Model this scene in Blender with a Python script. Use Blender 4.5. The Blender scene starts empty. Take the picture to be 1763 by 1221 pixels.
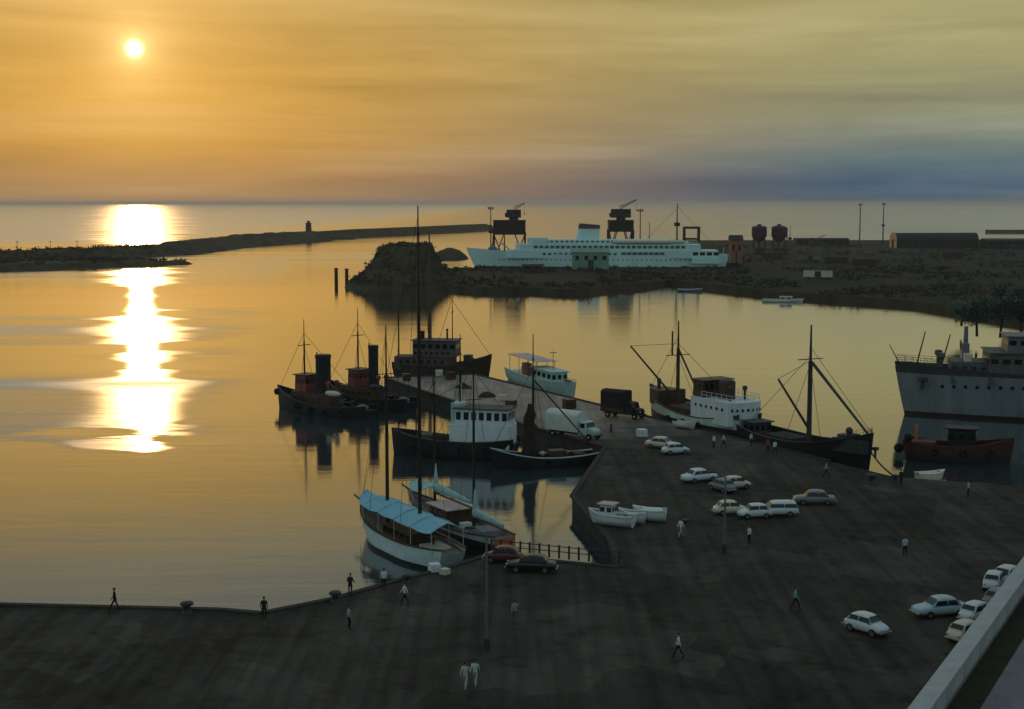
import bpy, bmesh, math, random
from mathutils import Vector, Matrix, noise as mnoise
random.seed(7)
R = math.radians
scene = bpy.context.scene
col = scene.collection

# ------------------------------------------------------------------ camera
CAM_Z, FPX, PITCH = 31.5, 1763 * 50 / 36, math.atan((610.5 - 350) / (1763 * 50 / 36))
cam = bpy.data.cameras.new('camera'); cam.lens = 50; cam.sensor_width = 36
cam.clip_start = 0.5; cam.clip_end = 90000
camo = bpy.data.objects.new('camera', cam); col.objects.link(camo)
camo.location = (0, 0, CAM_Z); camo.rotation_euler = (math.pi / 2 - PITCH, 0, 0)
scene.camera = camo

def ray(px, py):
    v = Vector(((px - 881.5) / FPX, (610.5 - py) / FPX, -1))
    return Matrix.Rotation(math.pi / 2 - PITCH, 3, 'X') @ v
def G(px, py, z=0.0):                       # the point at height z under a pixel
    d = ray(px, py); k = (z - CAM_Z) / d.z
    return Vector((d.x * k, d.y * k, z))
def P(px, py, dist):                        # the point on a pixel's ray at forward distance dist
    d = ray(px, py); k = dist / d.y
    return Vector((d.x * k, dist, CAM_Z + d.z * k))

# ------------------------------------------------------------------ sky and sun
sd = ray(231, 84).normalized()
SUN_EL = math.asin(sd.z); SUN_AZ = math.atan2(sd.x, sd.y)
w = bpy.data.worlds.new('World'); scene.world = w; w.use_nodes = True
nt = w.node_tree; N = nt.nodes; Lk = nt.links
for n in list(N): N.remove(n)
def nd(t, **k):
    n = N.new(t)
    for a, b in k.items(): setattr(n, a, b)
    return n
def M(op, a, b=None, c=None, clamp=False):
    n = nd('ShaderNodeMath', operation=op, use_clamp=clamp)
    for i, x in enumerate((a, b, c)):
        if x is None: continue
        if isinstance(x, (int, float)): n.inputs[i].default_value = x
        else: Lk.new(x, n.inputs[i])
    return n.outputs[0]
def MIX(f, a, b, mode='MIX'):
    n = nd('ShaderNodeMix', data_type='RGBA', blend_type=mode); n.clamp_factor = False
    for i, x in ((0, f), (6, a), (7, b)):
        if isinstance(x, (int, float)): n.inputs[i].default_value = x
        elif isinstance(x, tuple): n.inputs[i].default_value = (*x, 1)
        else: Lk.new(x, n.inputs[i])
    return n.outputs[2]
def RAMP(fac, stops):
    n = nd('ShaderNodeValToRGB'); e = n.color_ramp.elements
    while len(e) < len(stops): e.new(0.5)
    for el, (p, c) in zip(e, stops): el.position = p; el.color = (*c, 1)
    Lk.new(fac, n.inputs[0]); return n.outputs[0]
tc = nd('ShaderNodeTexCoord'); DIR = tc.outputs['Generated']
sep = nd('ShaderNodeSeparateXYZ'); Lk.new(DIR, sep.inputs[0])
dot = nd('ShaderNodeVectorMath', operation='DOT_PRODUCT'); Lk.new(DIR, dot.inputs[0]); dot.inputs[1].default_value = sd
CS = M('MAXIMUM', dot.outputs['Value'], 0.0)
Z = M('MAXIMUM', sep.outputs[2], 0.0)
# cosine of the azimuth from the sun
hx, hy = math.sin(SUN_AZ), math.cos(SUN_AZ)
hl = M('SQRT', M('ADD', M('MULTIPLY', sep.outputs[0], sep.outputs[0]), M('MULTIPLY', sep.outputs[1], sep.outputs[1])))
caz = M('DIVIDE', M('ADD', M('MULTIPLY', sep.outputs[0], hx), M('MULTIPLY', sep.outputs[1], hy)), M('MAXIMUM', hl, 1e-4))
ZS = M('POWER', Z, 0.5)                     # ramps run over sqrt(z)
q = lambda deg: math.sin(R(deg)) ** 0.5
up = [(q(13.5), (.310, .310, .200)), (q(17), (.240, .295, .300)), (q(28), (.310, .400, .425)), (1.0, (.205, .285, .335))]
r_sun = RAMP(ZS, [(0.0, (.330, .205, .115)), (q(.9), (.400, .235, .100)), (q(2.4), (.470, .260, .060)), (q(5), (.490, .285, .062)), (q(8.5), (.490, .325, .105)), (q(11.2), (.490, .310, .080))] + up)
r_side = RAMP(ZS, [(0.0, (.050, .095, .145)), (q(.8), (.045, .105, .175)), (q(1.7), (.120, .185, .205)), (q(3.2), (.270, .290, .205)), (q(5.5), (.380, .355, .175)), (q(8.5), (.440, .395, .180)), (q(11.3), (.450, .370, .140))] + up)
r_back = RAMP(ZS, [(0.0, (.14, .21, .23)), (q(8), (.21, .31, .33)), (q(30), (.25, .35, .38)), (1.0, (.205, .285, .335))])
f_sun = nd('ShaderNodeMapRange', interpolation_type='SMOOTHSTEP'); Lk.new(M('ARCCOSINE', M('MINIMUM', M('MAXIMUM', caz, -1.0), 1.0)), f_sun.inputs[0])
f_sun.inputs[1].default_value = R(31); f_sun.inputs[2].default_value = R(2)
f_back = nd('ShaderNodeMapRange', interpolation_type='SMOOTHSTEP'); Lk.new(caz, f_back.inputs[0])
f_back.inputs[1].default_value = .72; f_back.inputs[2].default_value = .0
veil = MIX(f_back.outputs[0], MIX(f_sun.outputs[0], r_side, r_sun), r_back)
# thin streaks of high cloud, long and slightly tilted
mp = nd('ShaderNodeMapping'); Lk.new(DIR, mp.inputs[0])
mp.inputs['Rotation'].default_value = (0, R(5), 0); mp.inputs['Scale'].default_value = (2.2, 2.2, 26)
nz = nd('ShaderNodeTexNoise'); Lk.new(mp.outputs[0], nz.inputs[0])
nz.inputs['Scale'].default_value = 1.6; nz.inputs['Detail'].default_value = 6; nz.inputs['Roughness'].default_value = .55; nz.inputs['Distortion'].default_value = .35
cl = nd('ShaderNodeMapRange'); Lk.new(nz.outputs[0], cl.inputs[0])
cl.inputs[1].default_value = .3; cl.inputs[2].default_value = .7; cl.inputs[3].default_value = .76; cl.inputs[4].default_value = 1.20
veil = MIX(1.0, veil, cl.outputs[0], 'MULTIPLY')
wisp = nd('ShaderNodeMapRange'); Lk.new(nz.outputs[0], wisp.inputs[0])
wisp.inputs[1].default_value = .54; wisp.inputs[2].default_value = .72; wisp.inputs[3].default_value = 0; wisp.inputs[4].default_value = .22
veil = MIX(wisp.outputs[0], veil, (.42, .37, .25))
# sun in haze: aureole and the disc itself
def glow(base, power, c):
    g = M('POWER', CS, power)
    return MIX(g, base, c, 'ADD')
veil = glow(veil, 60, (.10, .05, .008))
veil = glow(veil, 420, (.20, .11, .035))
veil = glow(veil, 3200, (.30, .22, .09))
veil = glow(veil, 22000, (.55, .45, .22))
disc = nd('ShaderNodeMapRange', interpolation_type='SMOOTHSTEP'); Lk.new(dot.outputs['Value'], disc.inputs[0])
disc.inputs[1].default_value = math.cos(R(.43)); disc.inputs[2].default_value = math.cos(R(.14))
veil = MIX(disc.outputs[0], veil, (2.0, 1.75, .75), 'ADD')
sky = nd('ShaderNodeTexSky', sky_type='NISHITA'); sky.sun_disc = False
sky.sun_elevation = SUN_EL; sky.sun_rotation = SUN_AZ; sky.dust_density = 4; sky.air_density = 1.5; sky.altitude = 30
bg1 = nd('ShaderNodeBackground'); Lk.new(veil, bg1.inputs[0]); bg1.inputs[1].default_value = 0.92
bg2 = nd('ShaderNodeBackground'); Lk.new(sky.outputs[0], bg2.inputs[0]); bg2.inputs[1].default_value = 0.003
ad = nd('ShaderNodeAddShader'); Lk.new(bg1.outputs[0], ad.inputs[0]); Lk.new(bg2.outputs[0], ad.inputs[1])
wo = nd('ShaderNodeOutputWorld'); Lk.new(ad.outputs[0], wo.inputs[0])

sun = bpy.data.lights.new('sun', 'SUN'); sun.energy = .13; sun.angle = R(.53); sun.color = (1, .58, .24)
suno = bpy.data.objects.new('sun', sun); col.objects.link(suno)
suno.rotation_euler = sd.to_track_quat('Z', 'Y').to_euler(); suno.location = (0, 0, 200)

vs = scene.view_settings
vs.view_transform = 'Standard'; vs.look = 'None'; vs.gamma = 1; vs.exposure = 0; vs.use_curve_mapping = False
scene.cycles.use_denoising = True
scene.cycles.max_bounces = 6; scene.cycles.volume_bounces = 0
scene.cycles.sample_clamp_indirect = 4

# ------------------------------------------------------------------ materials
MATS = {}
def mat(name, c, rough=.7, var=.18, scale=1.5, spec=.3, bump=.0, metal=0., bands=None, streak=False):
    """procedural paint / stone: noise-varied base colour; bands = [(z, colour), ...] painted by height on the object"""
    if name in MATS: return MATS[name]
    m = bpy.data.materials.new(name); m.use_nodes = True; t = m.node_tree; b = t.nodes['Principled BSDF']
    b.inputs['Roughness'].default_value = rough; b.inputs['Specular IOR Level'].default_value = spec; b.inputs['Metallic'].default_value = metal
    co = t.nodes.new('ShaderNodeTexCoord')
    mpn = t.nodes.new('ShaderNodeMapping'); t.links.new(co.outputs['Object'], mpn.inputs[0])
    if streak: mpn.inputs['Scale'].default_value = (1, 1, .18)
    nz = t.nodes.new('ShaderNodeTexNoise'); nz.inputs['Scale'].default_value = scale; nz.inputs['Detail'].default_value = 5; nz.inputs['Roughness'].default_value = .65
    t.links.new(mpn.outputs[0], nz.inputs[0])
    mr = t.nodes.new('ShaderNodeMapRange'); mr.inputs[1].default_value = .3; mr.inputs[2].default_value = .7
    mr.inputs[3].default_value = 1 - var; mr.inputs[4].default_value = 1 + var; t.links.new(nz.outputs[0], mr.inputs[0])
    mx = t.nodes.new('ShaderNodeMix'); mx.data_type = 'RGBA'; mx.blend_type = 'MULTIPLY'; mx.inputs[0].default_value = 1
    mx.inputs[6].default_value = (*c, 1)
    if bands:
        sp = t.nodes.new('ShaderNodeSeparateXYZ'); t.links.new(co.outputs['Object'], sp.inputs[0])
        prev = None
        for zb, cb in bands:
            g = t.nodes.new('ShaderNodeMath'); g.operation = 'GREATER_THAN'; t.links.new(sp.outputs[2], g.inputs[0]); g.inputs[1].default_value = zb
            k = t.nodes.new('ShaderNodeMix'); k.data_type = 'RGBA'; t.links.new(g.outputs[0], k.inputs[0])
            if prev is None: k.inputs[6].default_value = (*c, 1)
            else: t.links.new(prev, k.inputs[6])
            k.inputs[7].default_value = (*cb, 1); prev = k.outputs[2]
        t.links.new(prev, mx.inputs[6])
    t.links.new(mr.outputs[0], mx.inputs[7]); t.links.new(mx.outputs[2], b.inputs['Base Color'])
    if bump:
        bn = t.nodes.new('ShaderNodeBump'); bn.inputs['Strength'].default_value = bump; bn.inputs['Distance'].default_value = .05
        t.links.new(nz.outputs[0], bn.inputs['Height']); t.links.new(bn.outputs[0], b.inputs['Normal'])
    MATS[name] = m; return m

BLACK = mat('black_hull_paint', (.016, .016, .017), .55, .3, 1.2, .3, streak=True)
RUST = mat('rust_red_paint', (.10, .035, .025), .7, .4, 1.5, .2, streak=True)
WHITE = mat('white_paint', (.72, .74, .72), .5, .10, 1.2, .3, streak=True)
LINERW = mat('pale_sea_green_paint', (.60, .80, .74), .5, .06, .3, .3, streak=True)
CREAM = mat('cream_paint', (.66, .60, .48), .55, .12, 2)
GREYP = mat('grey_paint', (.16, .17, .17), .6, .2, 1, streak=True)
DARKGREY = mat('dark_grey_steel', (.05, .05, .052), .6, .3, 1.5)
BROWN = mat('brown_varnished_wood', (.075, .042, .022), .5, .3, 3)
PINKDECK = mat('pale_pinkish_canvas', (.62, .46, .44), .8, .1, 2)
DECK = mat('worn_deck_planks', (.13, .10, .075), .8, .25, 3)
BLUEAWN = mat('blue_canvas', (.25, .50, .60), .85, .10, 1.2)
GREENAWN = mat('pale_green_canvas', (.36, .56, .54), .85, .10, 1.5)
ORANGE = mat('orange_paint', (.55, .14, .05), .5, .1, 2)
REDP = mat('faded_red_paint', (.30, .07, .05), .55, .2, 2)
GLASS = mat('dark_window_glass', (.012, .015, .017), .12, .1, 1, .5)
WOODMAST = mat('dark_spar_wood', (.035, .026, .018), .6, .3, 2)
PALEMAST = mat('brown_spar_wood', (.11, .065, .035), .6, .3, 2)
ROPE = mat('tarred_rope', (.02, .018, .015), .9, .2, 4)
RUBBER = mat('black_rubber', (.012, .012, .012), .85, .2, 5)
CHROME = mat('dull_chrome', (.45, .45, .45), .3, .1, 4, .5, metal=.9)
LAMPG = mat('headlamp_glass', (.6, .6, .55), .15, .05, 4, .5)
CONC = mat('weathered_concrete', (.105, .100, .092), .9, .3, .7, .1, .3)
QUAYSTONE = mat('quay_stone', (.06, .055, .048), .9, .35, .5, .1, .3)
CRANE = mat('crane_steel', (.045, .034, .032), .7, .3, .5)
TANKM = mat('maroon_tank_paint', (.075, .035, .040), .65, .2, .5)
SUNLITP = mat('sunlit_orange_plaster', (.80, .42, .19), .85, .15, .5)  # low sun's orange light put into the warehouse end wall's colour
ROOFM = mat('dark_corrugated_roof', (.040, .037, .035), .8, .3, .4)
SHEDG = mat('green_shed_paint', (.20, .34, .24), .8, .15, .3)
TEALP = mat('pale_green_paint', (.44, .58, .50), .5, .15, 1.5)

# ------------------------------------------------------------------ mesh helpers
class MB:
    def __init__(s): s.v = []; s.f = []
    def add(s, vs, fs):
        o = len(s.v); s.v += [tuple(x) for x in vs]; s.f += [tuple(i + o for i in f) for f in fs]; return s
    def box(s, x0, x1, y0, y1, z0, z1, tx=0., ty=0., dx=0.):
        a = [(x0, y0, z0), (x1, y0, z0), (x1, y1, z0), (x0, y1, z0),
             (x0 + tx + dx, y0 + ty, z1), (x1 - tx + dx, y0 + ty, z1), (x1 - tx + dx, y1 - ty, z1), (x0 + tx + dx, y1 - ty, z1)]
        return s.add(a, [(3, 2, 1, 0), (4, 5, 6, 7), (0, 1, 5, 4), (1, 2, 6, 5), (2, 3, 7, 6), (3, 0, 4, 7)])
    def loft(s, rings, cap=True, close=True):
        n = len(rings[0]); vs = [p for r in rings for p in r]; fs = []
        for i in range(len(rings) - 1):
            for j in range(n if close else n - 1):
                k = (j + 1) % n
                fs.append((i * n + j, i * n + k, (i + 1) * n + k, (i + 1) * n + j))
        if cap: fs += [tuple(range(n))[::-1], tuple((len(rings) - 1) * n + j for j in range(n))]
        return s.add(vs, fs)
    def tube(s, p0, p1, r0, r1=None, n=8):
        p0 = Vector(p0); p1 = Vector(p1); r1 = r0 if r1 is None else r1
        d = (p1 - p0).normalized(); u = d.orthogonal().normalized(); v = d.cross(u)
        rg = lambda p, r: [p + (u * math.cos(2 * math.pi * i / n) + v * math.sin(2 * math.pi * i / n)) * r for i in range(n)]
        return s.loft([rg(p0, r0), rg(p1, r1)])
    def poly(s, pts, r, n=6):
        for a, b in zip(pts, pts[1:]): s.tube(a, b, r, r, n)
        return s
    def lathe(s, prof, c=(0, 0, 0), n=16, sx=1., sy=1., lean=0.):
        rings = [[(c[0] + r * sx * math.cos(2 * math.pi * i / n) + lean * z, c[1] + r * sy * math.sin(2 * math.pi * i / n), c[2] + z) for i in range(n)] for r, z in prof]
        return s.loft(rings)
    def ball(s, c, r, n=10, sx=1., sy=1., sz=1.):
        pr = [(max(.02 * r, r * math.sin(math.pi * i / 8)), -r * math.cos(math.pi * i / 8) * sz) for i in range(9)]
        return s.lathe(pr, c, n, sx, sy)
    def prism(s, pts, z0, z1):
        return s.loft([[(x, y, z0) for x, y in pts], [(x, y, z1) for x, y in pts]])
    def side(s, prof, y0, y1):                 # x,z outline swept along y
        return s.loft([[(x, y0, z) for x, z in prof], [(x, y1, z) for x, z in prof]])
    def build(s, name, m, parent=None, smooth=False, bevel=0.):
        me = bpy.data.meshes.new(name); me.from_pydata(s.v, [], s.f)
        bm = bmesh.new(); bm.from_mesh(me); bmesh.ops.recalc_face_normals(bm, faces=bm.faces); bm.to_mesh(me); bm.free()
        me.materials.append(m)
        if smooth: me.polygons.foreach_set('use_smooth', [True] * len(me.polygons))
        o = bpy.data.objects.new(name, me); col.objects.link(o)
        if parent: o.parent = parent
        if bevel:
            b = o.modifiers.new('bevel', 'BEVEL'); b.width = bevel; b.segments = 2; b.limit_method = 'ANGLE'
        if smooth == 'edge':
            o.modifiers.new('split', 'EDGE_SPLIT').split_angle = R(40)
        return o
def tag(o, label=None, cat=None, group=None, kind=None):
    for k, v in (('label', label), ('category', cat), ('group', group), ('kind', kind)):
        if v: o[k] = v
    return o
def thing(name, label, cat, loc=(0, 0, 0), rz=0., group=None):
    o = bpy.data.objects.new(name, None); o.empty_display_size = .5; col.objects.link(o)
    o.location = loc; o.rotation_euler = (0, 0, rz); return tag(o, label, cat, group)
def struct(o): o['kind'] = 'structure'; return o
def copy_tree(o, parent=None):
    c = o.copy(); col.objects.link(c); c.parent = parent
    for ch in list(o.children): copy_tree(ch, c)
    return c
def link(name, me_obj, parent, loc=(0, 0, 0), rot=(0, 0, 0)):   # another part sharing mesh data
    c = bpy.data.objects.new(name, me_obj.data); col.objects.link(c); c.parent = parent; c.location = loc; c.rotation_euler = rot
    return c
def heading(a, b): return math.atan2(b[1] - a[1], b[0] - a[0])

# ------------------------------------------------------------------ water
def water_material():
    m = bpy.data.materials.new('harbour_water'); m.use_nodes = True; t = m.node_tree; L = t.links
    t.nodes.remove(t.nodes['Principled BSDF']); b = t.nodes.new('ShaderNodeBsdfGlossy'); b.distribution = 'BECKMANN'; b.inputs['Color'].default_value = (1, 1, 1, 1)
    body = t.nodes.new('ShaderNodeBsdfDiffuse'); body.inputs['Color'].default_value = (.028, .044, .048, 1)
    fr = t.nodes.new('ShaderNodeFresnel'); fr.inputs['IOR'].default_value = 1.5
    mxs = t.nodes.new('ShaderNodeMixShader'); L.new(body.outputs[0], mxs.inputs[1]); L.new(b.outputs[0], mxs.inputs[2]); L.new(mxs.outputs[0], t.nodes['Material Output'].inputs['Surface'])
    g = t.nodes.new('ShaderNodeNewGeometry')
    def noise(scale, sx, sy, detail=3, dist=0., rot=0.):
        mp = t.nodes.new('ShaderNodeMapping'); mp.inputs['Scale'].default_value = (sx, sy, 1); mp.inputs['Rotation'].default_value = (0, 0, rot)
        L.new(g.outputs['Position'], mp.inputs[0])
        n = t.nodes.new('ShaderNodeTexNoise'); n.inputs['Scale'].default_value = scale; n.inputs['Detail'].default_value = detail; n.inputs['Distortion'].default_value = dist
        L.new(mp.outputs[0], n.inputs[0]); return n.outputs[0]
    def mr(x, a, b_, c, d, smooth=True):
        n = t.nodes.new('ShaderNodeMapRange'); n.interpolation_type = 'SMOOTHSTEP' if smooth else 'LINEAR'
        if isinstance(x, float): n.inputs[0].default_value = x
        else: L.new(x, n.inputs[0])
        for i, y in enumerate((a, b_, c, d)): n.inputs[i + 1].default_value = y
        return n.outputs[0]
    def ma(op, a, b_):
        n = t.nodes.new('ShaderNodeMath'); n.operation = op
        for i, x in enumerate((a, b_)):
            if isinstance(x, (int, float)): n.inputs[i].default_value = x
            else: L.new(x, n.inputs[i])
        return n.outputs[0]
    sp = t.nodes.new('ShaderNodeSeparateXYZ'); L.new(g.outputs['Position'], sp.inputs[0])
    X, Y = sp.outputs[0], sp.outputs[1]
    # the outer harbour and open sea are ruffled; close under the quay and in the basin the water lies sheltered
    edge = ma('ADD', Y, ma('ADD', ma('MULTIPLY', X, -.22), mr(noise(.05, .6, 1.5, 6), .3, .7, -15., 15.)))
    ruffle = mr(edge, 196., 214., 0., 1.)
    lee = ma('MAXIMUM', mr(ma('ADD', X, ma('MULTIPLY', ma('SUBTRACT', Y, 200.), .12)), -58., -32., 1., .06), mr(Y, 420., 900., 0., 1.))   # lee of the pier and tugs
    wob = ma('ADD', Y, ma('ADD', ma('MULTIPLY', X, -.1), mr(noise(.02, .5, 1.2, 3), .3, .7, -28., 28.)))
    gust = ma('MAXIMUM', mr(wob, 250., 285., 1.25, .16), ma('MAXIMUM', ma('MULTIPLY', mr(wob, 300., 330., 0., .85), mr(wob, 400., 440., 1., .1)), ma('MULTIPLY', mr(wob, 520., 640., 0., .8), ma('MAXIMUM', mr(Y, 700., 1300., 1., .38), ma('MULTIPLY', mr(Y, 900., 1200., 0., 1.), mr(X, -420., 60., 1.5, .0))))))
    patch = ma('MULTIPLY', gust, mr(noise(.02, .25, 1.9, 3, .4), .35, .65, .6, 1.25))
    amp = ma('MULTIPLY', ma('MULTIPLY', ruffle, lee), patch)
    L.new(ma('MINIMUM', ma('MULTIPLY', fr.outputs[0], 1.4), .96), mxs.inputs[0])
    rough = ma('ADD', .10, ma('MULTIPLY', amp, .23))
    L.new(rough, b.inputs['Roughness'])
    h = ma('ADD', ma('MULTIPLY', noise(.55, .45, 1.6, 3, .2, .12), 1.0), ma('MULTIPLY', noise(.09, .25, 1.6, 3, .3, .10), 3.6))
    bn = t.nodes.new('ShaderNodeBump'); bn.inputs['Distance'].default_value = .12
    L.new(ma('ADD', .085, ma('MULTIPLY', amp, .12)), bn.inputs['Strength']); L.new(h, bn.inputs['Height']); L.new(bn.outputs[0], b.inputs['Normal']); L.new(bn.outputs[0], fr.inputs['Normal'])
    return m
WATER = water_material()
S = 45000
wa = MB().add([(-S, -2000, 0), (S, -2000, 0), (S, S, 0), (-S, S, 0)], [(0, 1, 2, 3)]).build('water', WATER); struct(wa)

# ------------------------------------------------------------------ near quay and pier
def ground_material(name, c1, c2, sc, spec=.12):
    m = bpy.data.materials.new(name); m.use_nodes = True; t = m.node_tree; b = t.nodes['Principled BSDF']; L = t.links
    b.inputs['Roughness'].default_value = .95; b.inputs['Specular IOR Level'].default_value = spec
    g = t.nodes.new('ShaderNodeNewGeometry')
    n = t.nodes.new('ShaderNodeTexNoise'); n.inputs['Scale'].default_value = sc; n.inputs['Detail'].default_value = 8; n.inputs['Roughness'].default_value = .7
    n2 = t.nodes.new('ShaderNodeTexNoise'); n2.inputs['Scale'].default_value = sc * 14; n2.inputs['Detail'].default_value = 4
    L.new(g.outputs['Position'], n.inputs[0]); L.new(g.outputs['Position'], n2.inputs[0])
    r = t.nodes.new('ShaderNodeValToRGB'); e = r.color_ramp.elements
    e[0].position = .35; e[0].color = (*c1, 1); e[1].position = .68; e[1].color = (*c2, 1); L.new(n.outputs[0], r.inputs[0])
    mx = t.nodes.new('ShaderNodeMix'); mx.data_type = 'RGBA'; mx.blend_type = 'MULTIPLY'; mx.inputs[0].default_value = .5
    L.new(r.outputs[0], mx.inputs[6]); L.new(n2.outputs[1], mx.inputs[7]); L.new(mx.outputs[2], b.inputs['Base Color'])
    bn = t.nodes.new('ShaderNodeBump'); bn.inputs['Strength'].default_value = .4; bn.inputs['Distance'].default_value = .03
    L.new(n2.outputs[0], bn.inputs['Height']); L.new(bn.outputs[0], b.inputs['Normal'])
    return m
ASPH = ground_material('harbour_asphalt', (.042, .040, .032), (.096, .090, .073), .09)
def add_wear(m):
    t = m.node_tree; L = t.links; b = t.nodes['Principled BSDF']; src = b.inputs['Base Color'].links[0].from_socket
    g = t.nodes.new('ShaderNodeNewGeometry')
    def fac(node, lo, hi, a, b_):
        r = t.nodes.new('ShaderNodeMapRange'); L.new(node, r.inputs[0])
        for i, v in enumerate((lo, hi, a, b_)): r.inputs[i + 1].default_value = v
        return r.outputs[0]
    def mapped(sx, sy, rot):
        mp = t.nodes.new('ShaderNodeMapping'); mp.inputs['Scale'].default_value = (sx, sy, 1); mp.inputs['Rotation'].default_value = (0, 0, rot); L.new(g.outputs['Position'], mp.inputs[0]); return mp.outputs[0]
    def mult(a, f):
        k = t.nodes.new('ShaderNodeMix'); k.data_type = 'RGBA'; k.blend_type = 'MULTIPLY'; k.inputs[0].default_value = 1; L.new(a, k.inputs[6]); L.new(f, k.inputs[7]); return k.outputs[2]
    v = t.nodes.new('ShaderNodeTexVoronoi'); v.distance = 'CHEBYCHEV'; v.inputs['Scale'].default_value = .13; v.inputs['Randomness'].default_value = .8; L.new(mapped(1, .7, .5), v.inputs[0])
    sp_ = t.nodes.new('ShaderNodeSeparateColor'); L.new(v.outputs['Color'], sp_.inputs[0])
    c = mult(src, fac(sp_.outputs[0], .0, 1., .72, 1.30))
    n1 = t.nodes.new('ShaderNodeTexNoise'); n1.inputs['Scale'].default_value = .5; n1.inputs['Detail'].default_value = 4; L.new(mapped(2.2, .10, -.35), n1.inputs[0])
    c = mult(c, fac(n1.outputs[0], .35, .65, .72, 1.25))
    n2 = t.nodes.new('ShaderNodeTexNoise'); n2.inputs['Scale'].default_value = .35; n2.inputs['Detail'].default_value = 6; n2.inputs['Roughness'].default_value = .7; L.new(mapped(1, 1, 0), n2.inputs[0])
    c = mult(c, fac(n2.outputs[0], .52, .66, 1.0, .55))
    L.new(c, b.inputs['Base Color'])
add_wear(ASPH)
PIERM = ground_material('pale_pier_paving', (.20, .150, .115), (.34, .265, .215), .12)
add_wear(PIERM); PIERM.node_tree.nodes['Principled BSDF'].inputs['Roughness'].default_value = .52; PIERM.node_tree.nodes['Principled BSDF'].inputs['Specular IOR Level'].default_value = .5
def blend_to_asphalt(m):     # pale smooth paving at the pier end blends into asphalt tone at its root
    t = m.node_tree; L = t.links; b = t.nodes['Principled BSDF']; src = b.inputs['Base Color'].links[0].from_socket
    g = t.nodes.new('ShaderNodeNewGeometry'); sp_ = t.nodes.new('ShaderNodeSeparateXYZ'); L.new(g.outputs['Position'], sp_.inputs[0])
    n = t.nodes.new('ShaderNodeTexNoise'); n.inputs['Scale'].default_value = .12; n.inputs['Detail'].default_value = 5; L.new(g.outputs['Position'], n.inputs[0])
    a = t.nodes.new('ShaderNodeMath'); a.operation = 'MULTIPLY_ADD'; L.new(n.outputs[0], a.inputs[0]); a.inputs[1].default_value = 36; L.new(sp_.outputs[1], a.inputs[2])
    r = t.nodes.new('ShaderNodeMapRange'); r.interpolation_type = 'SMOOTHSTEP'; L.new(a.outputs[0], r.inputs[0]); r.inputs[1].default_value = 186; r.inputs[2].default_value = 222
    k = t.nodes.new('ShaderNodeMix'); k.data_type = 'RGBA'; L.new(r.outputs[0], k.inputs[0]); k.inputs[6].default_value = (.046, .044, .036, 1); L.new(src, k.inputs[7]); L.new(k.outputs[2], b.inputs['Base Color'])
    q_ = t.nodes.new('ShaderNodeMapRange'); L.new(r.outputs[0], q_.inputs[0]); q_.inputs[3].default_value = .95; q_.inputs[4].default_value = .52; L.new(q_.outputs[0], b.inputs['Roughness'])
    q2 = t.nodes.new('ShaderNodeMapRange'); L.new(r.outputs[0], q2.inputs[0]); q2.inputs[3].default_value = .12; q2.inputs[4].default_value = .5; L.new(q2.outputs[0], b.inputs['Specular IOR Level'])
blend_to_asphalt(PIERM)
LANDM = ground_material('dark_yard_earth', (.020, .020, .011), (.050, .045, .026), .04)
ROCKM = ground_material('brown_rubble', (.055, .044, .026), (.14, .110, .068), .08)
ROADM = ground_material('grey_road_asphalt', (.20, .18, .19), (.32, .29, .30), .3)
DARKGROUND = ground_material('dark_green_ground', (.020, .026, .012), (.05, .05, .026), .5)
QZ = 1.6
PL = [Vector((-22, 243)), Vector((2, 190)), Vector((11.5, 173)), Vector((20, 136))]       # pier's basin side
PE0, PE1 = Vector((-6.6, 248)), Vector((42, 154))                                          # pier's outer side
g2 = lambda px, py: tuple(G(px, py, QZ).xy)
quay_edge = [(-220, 101), g2(0, 1042), g2(380, 1051), g2(450, 1057), g2(570, 1033), g2(690, 999), g2(760, 982), g2(840, 957), g2(1068, 978)]
near = quay_edge + [g2(1050, 930), g2(985, 855), tuple(PL[2])] + [(17.0, 171), (37.0, 163.7)] + [tuple(PE1), g2(1763, 838), (320, 140), (320, -120), (-220, -120)]
def slab(name, pts, z0, z1, top, sidem):
    o = MB().prism(pts, z0, z1).build(name, top); o.data.materials.append(sidem)
    for p in o.data.polygons:
        if abs(p.normal.z) < .5: p.material_index = 1
    return struct(o)
slab('quay_ground', near, -3, QZ, ASPH, QUAYSTONE)
pier = [tuple(PL[2]), tuple(PL[1]), tuple(PL[0]), tuple(PE0), (37.0, 163.7), (17.0, 171)]
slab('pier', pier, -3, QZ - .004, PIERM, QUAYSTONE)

# stone kerb blocks along the quay and pier edges
def coping(parent, pts, w_=.55, h=.16, length=2.4):
    base = None
    for a, b in zip(pts, pts[1:]):
        a = Vector(a[:2]); b = Vector(b[:2]); d = (b - a); n = max(1, round(d.length / length)); u = d / n
        for i in range(n):
            c = a + u * (i + .5)
            if base is None:
                base = MB().box(-.5, .5, -w_ / 2, w_ / 2, 0, h, .01, .015).build('kerb_stone', QUAYSTONE, parent); o = base
            else: o = link('kerb_stone', base, parent)
            o.location = (c.x, c.y, QZ - .01); o.rotation_euler = (0, 0, math.atan2(u.y, u.x)); o.scale = (u.length - .03, 1, 1)
qg = bpy.data.objects['quay_ground']; pr = bpy.data.objects['pier']
nrm = lambda pts: pts
coping(qg, [(-48, 105.4)] + quay_edge[1:] + [g2(1050, 930), g2(985, 855), tuple(PL[2])])
coping(pr, [tuple(PL[2]), tuple(PL[1]), tuple(PL[0]), tuple(PE0), (37.0, 163.7)])

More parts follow.
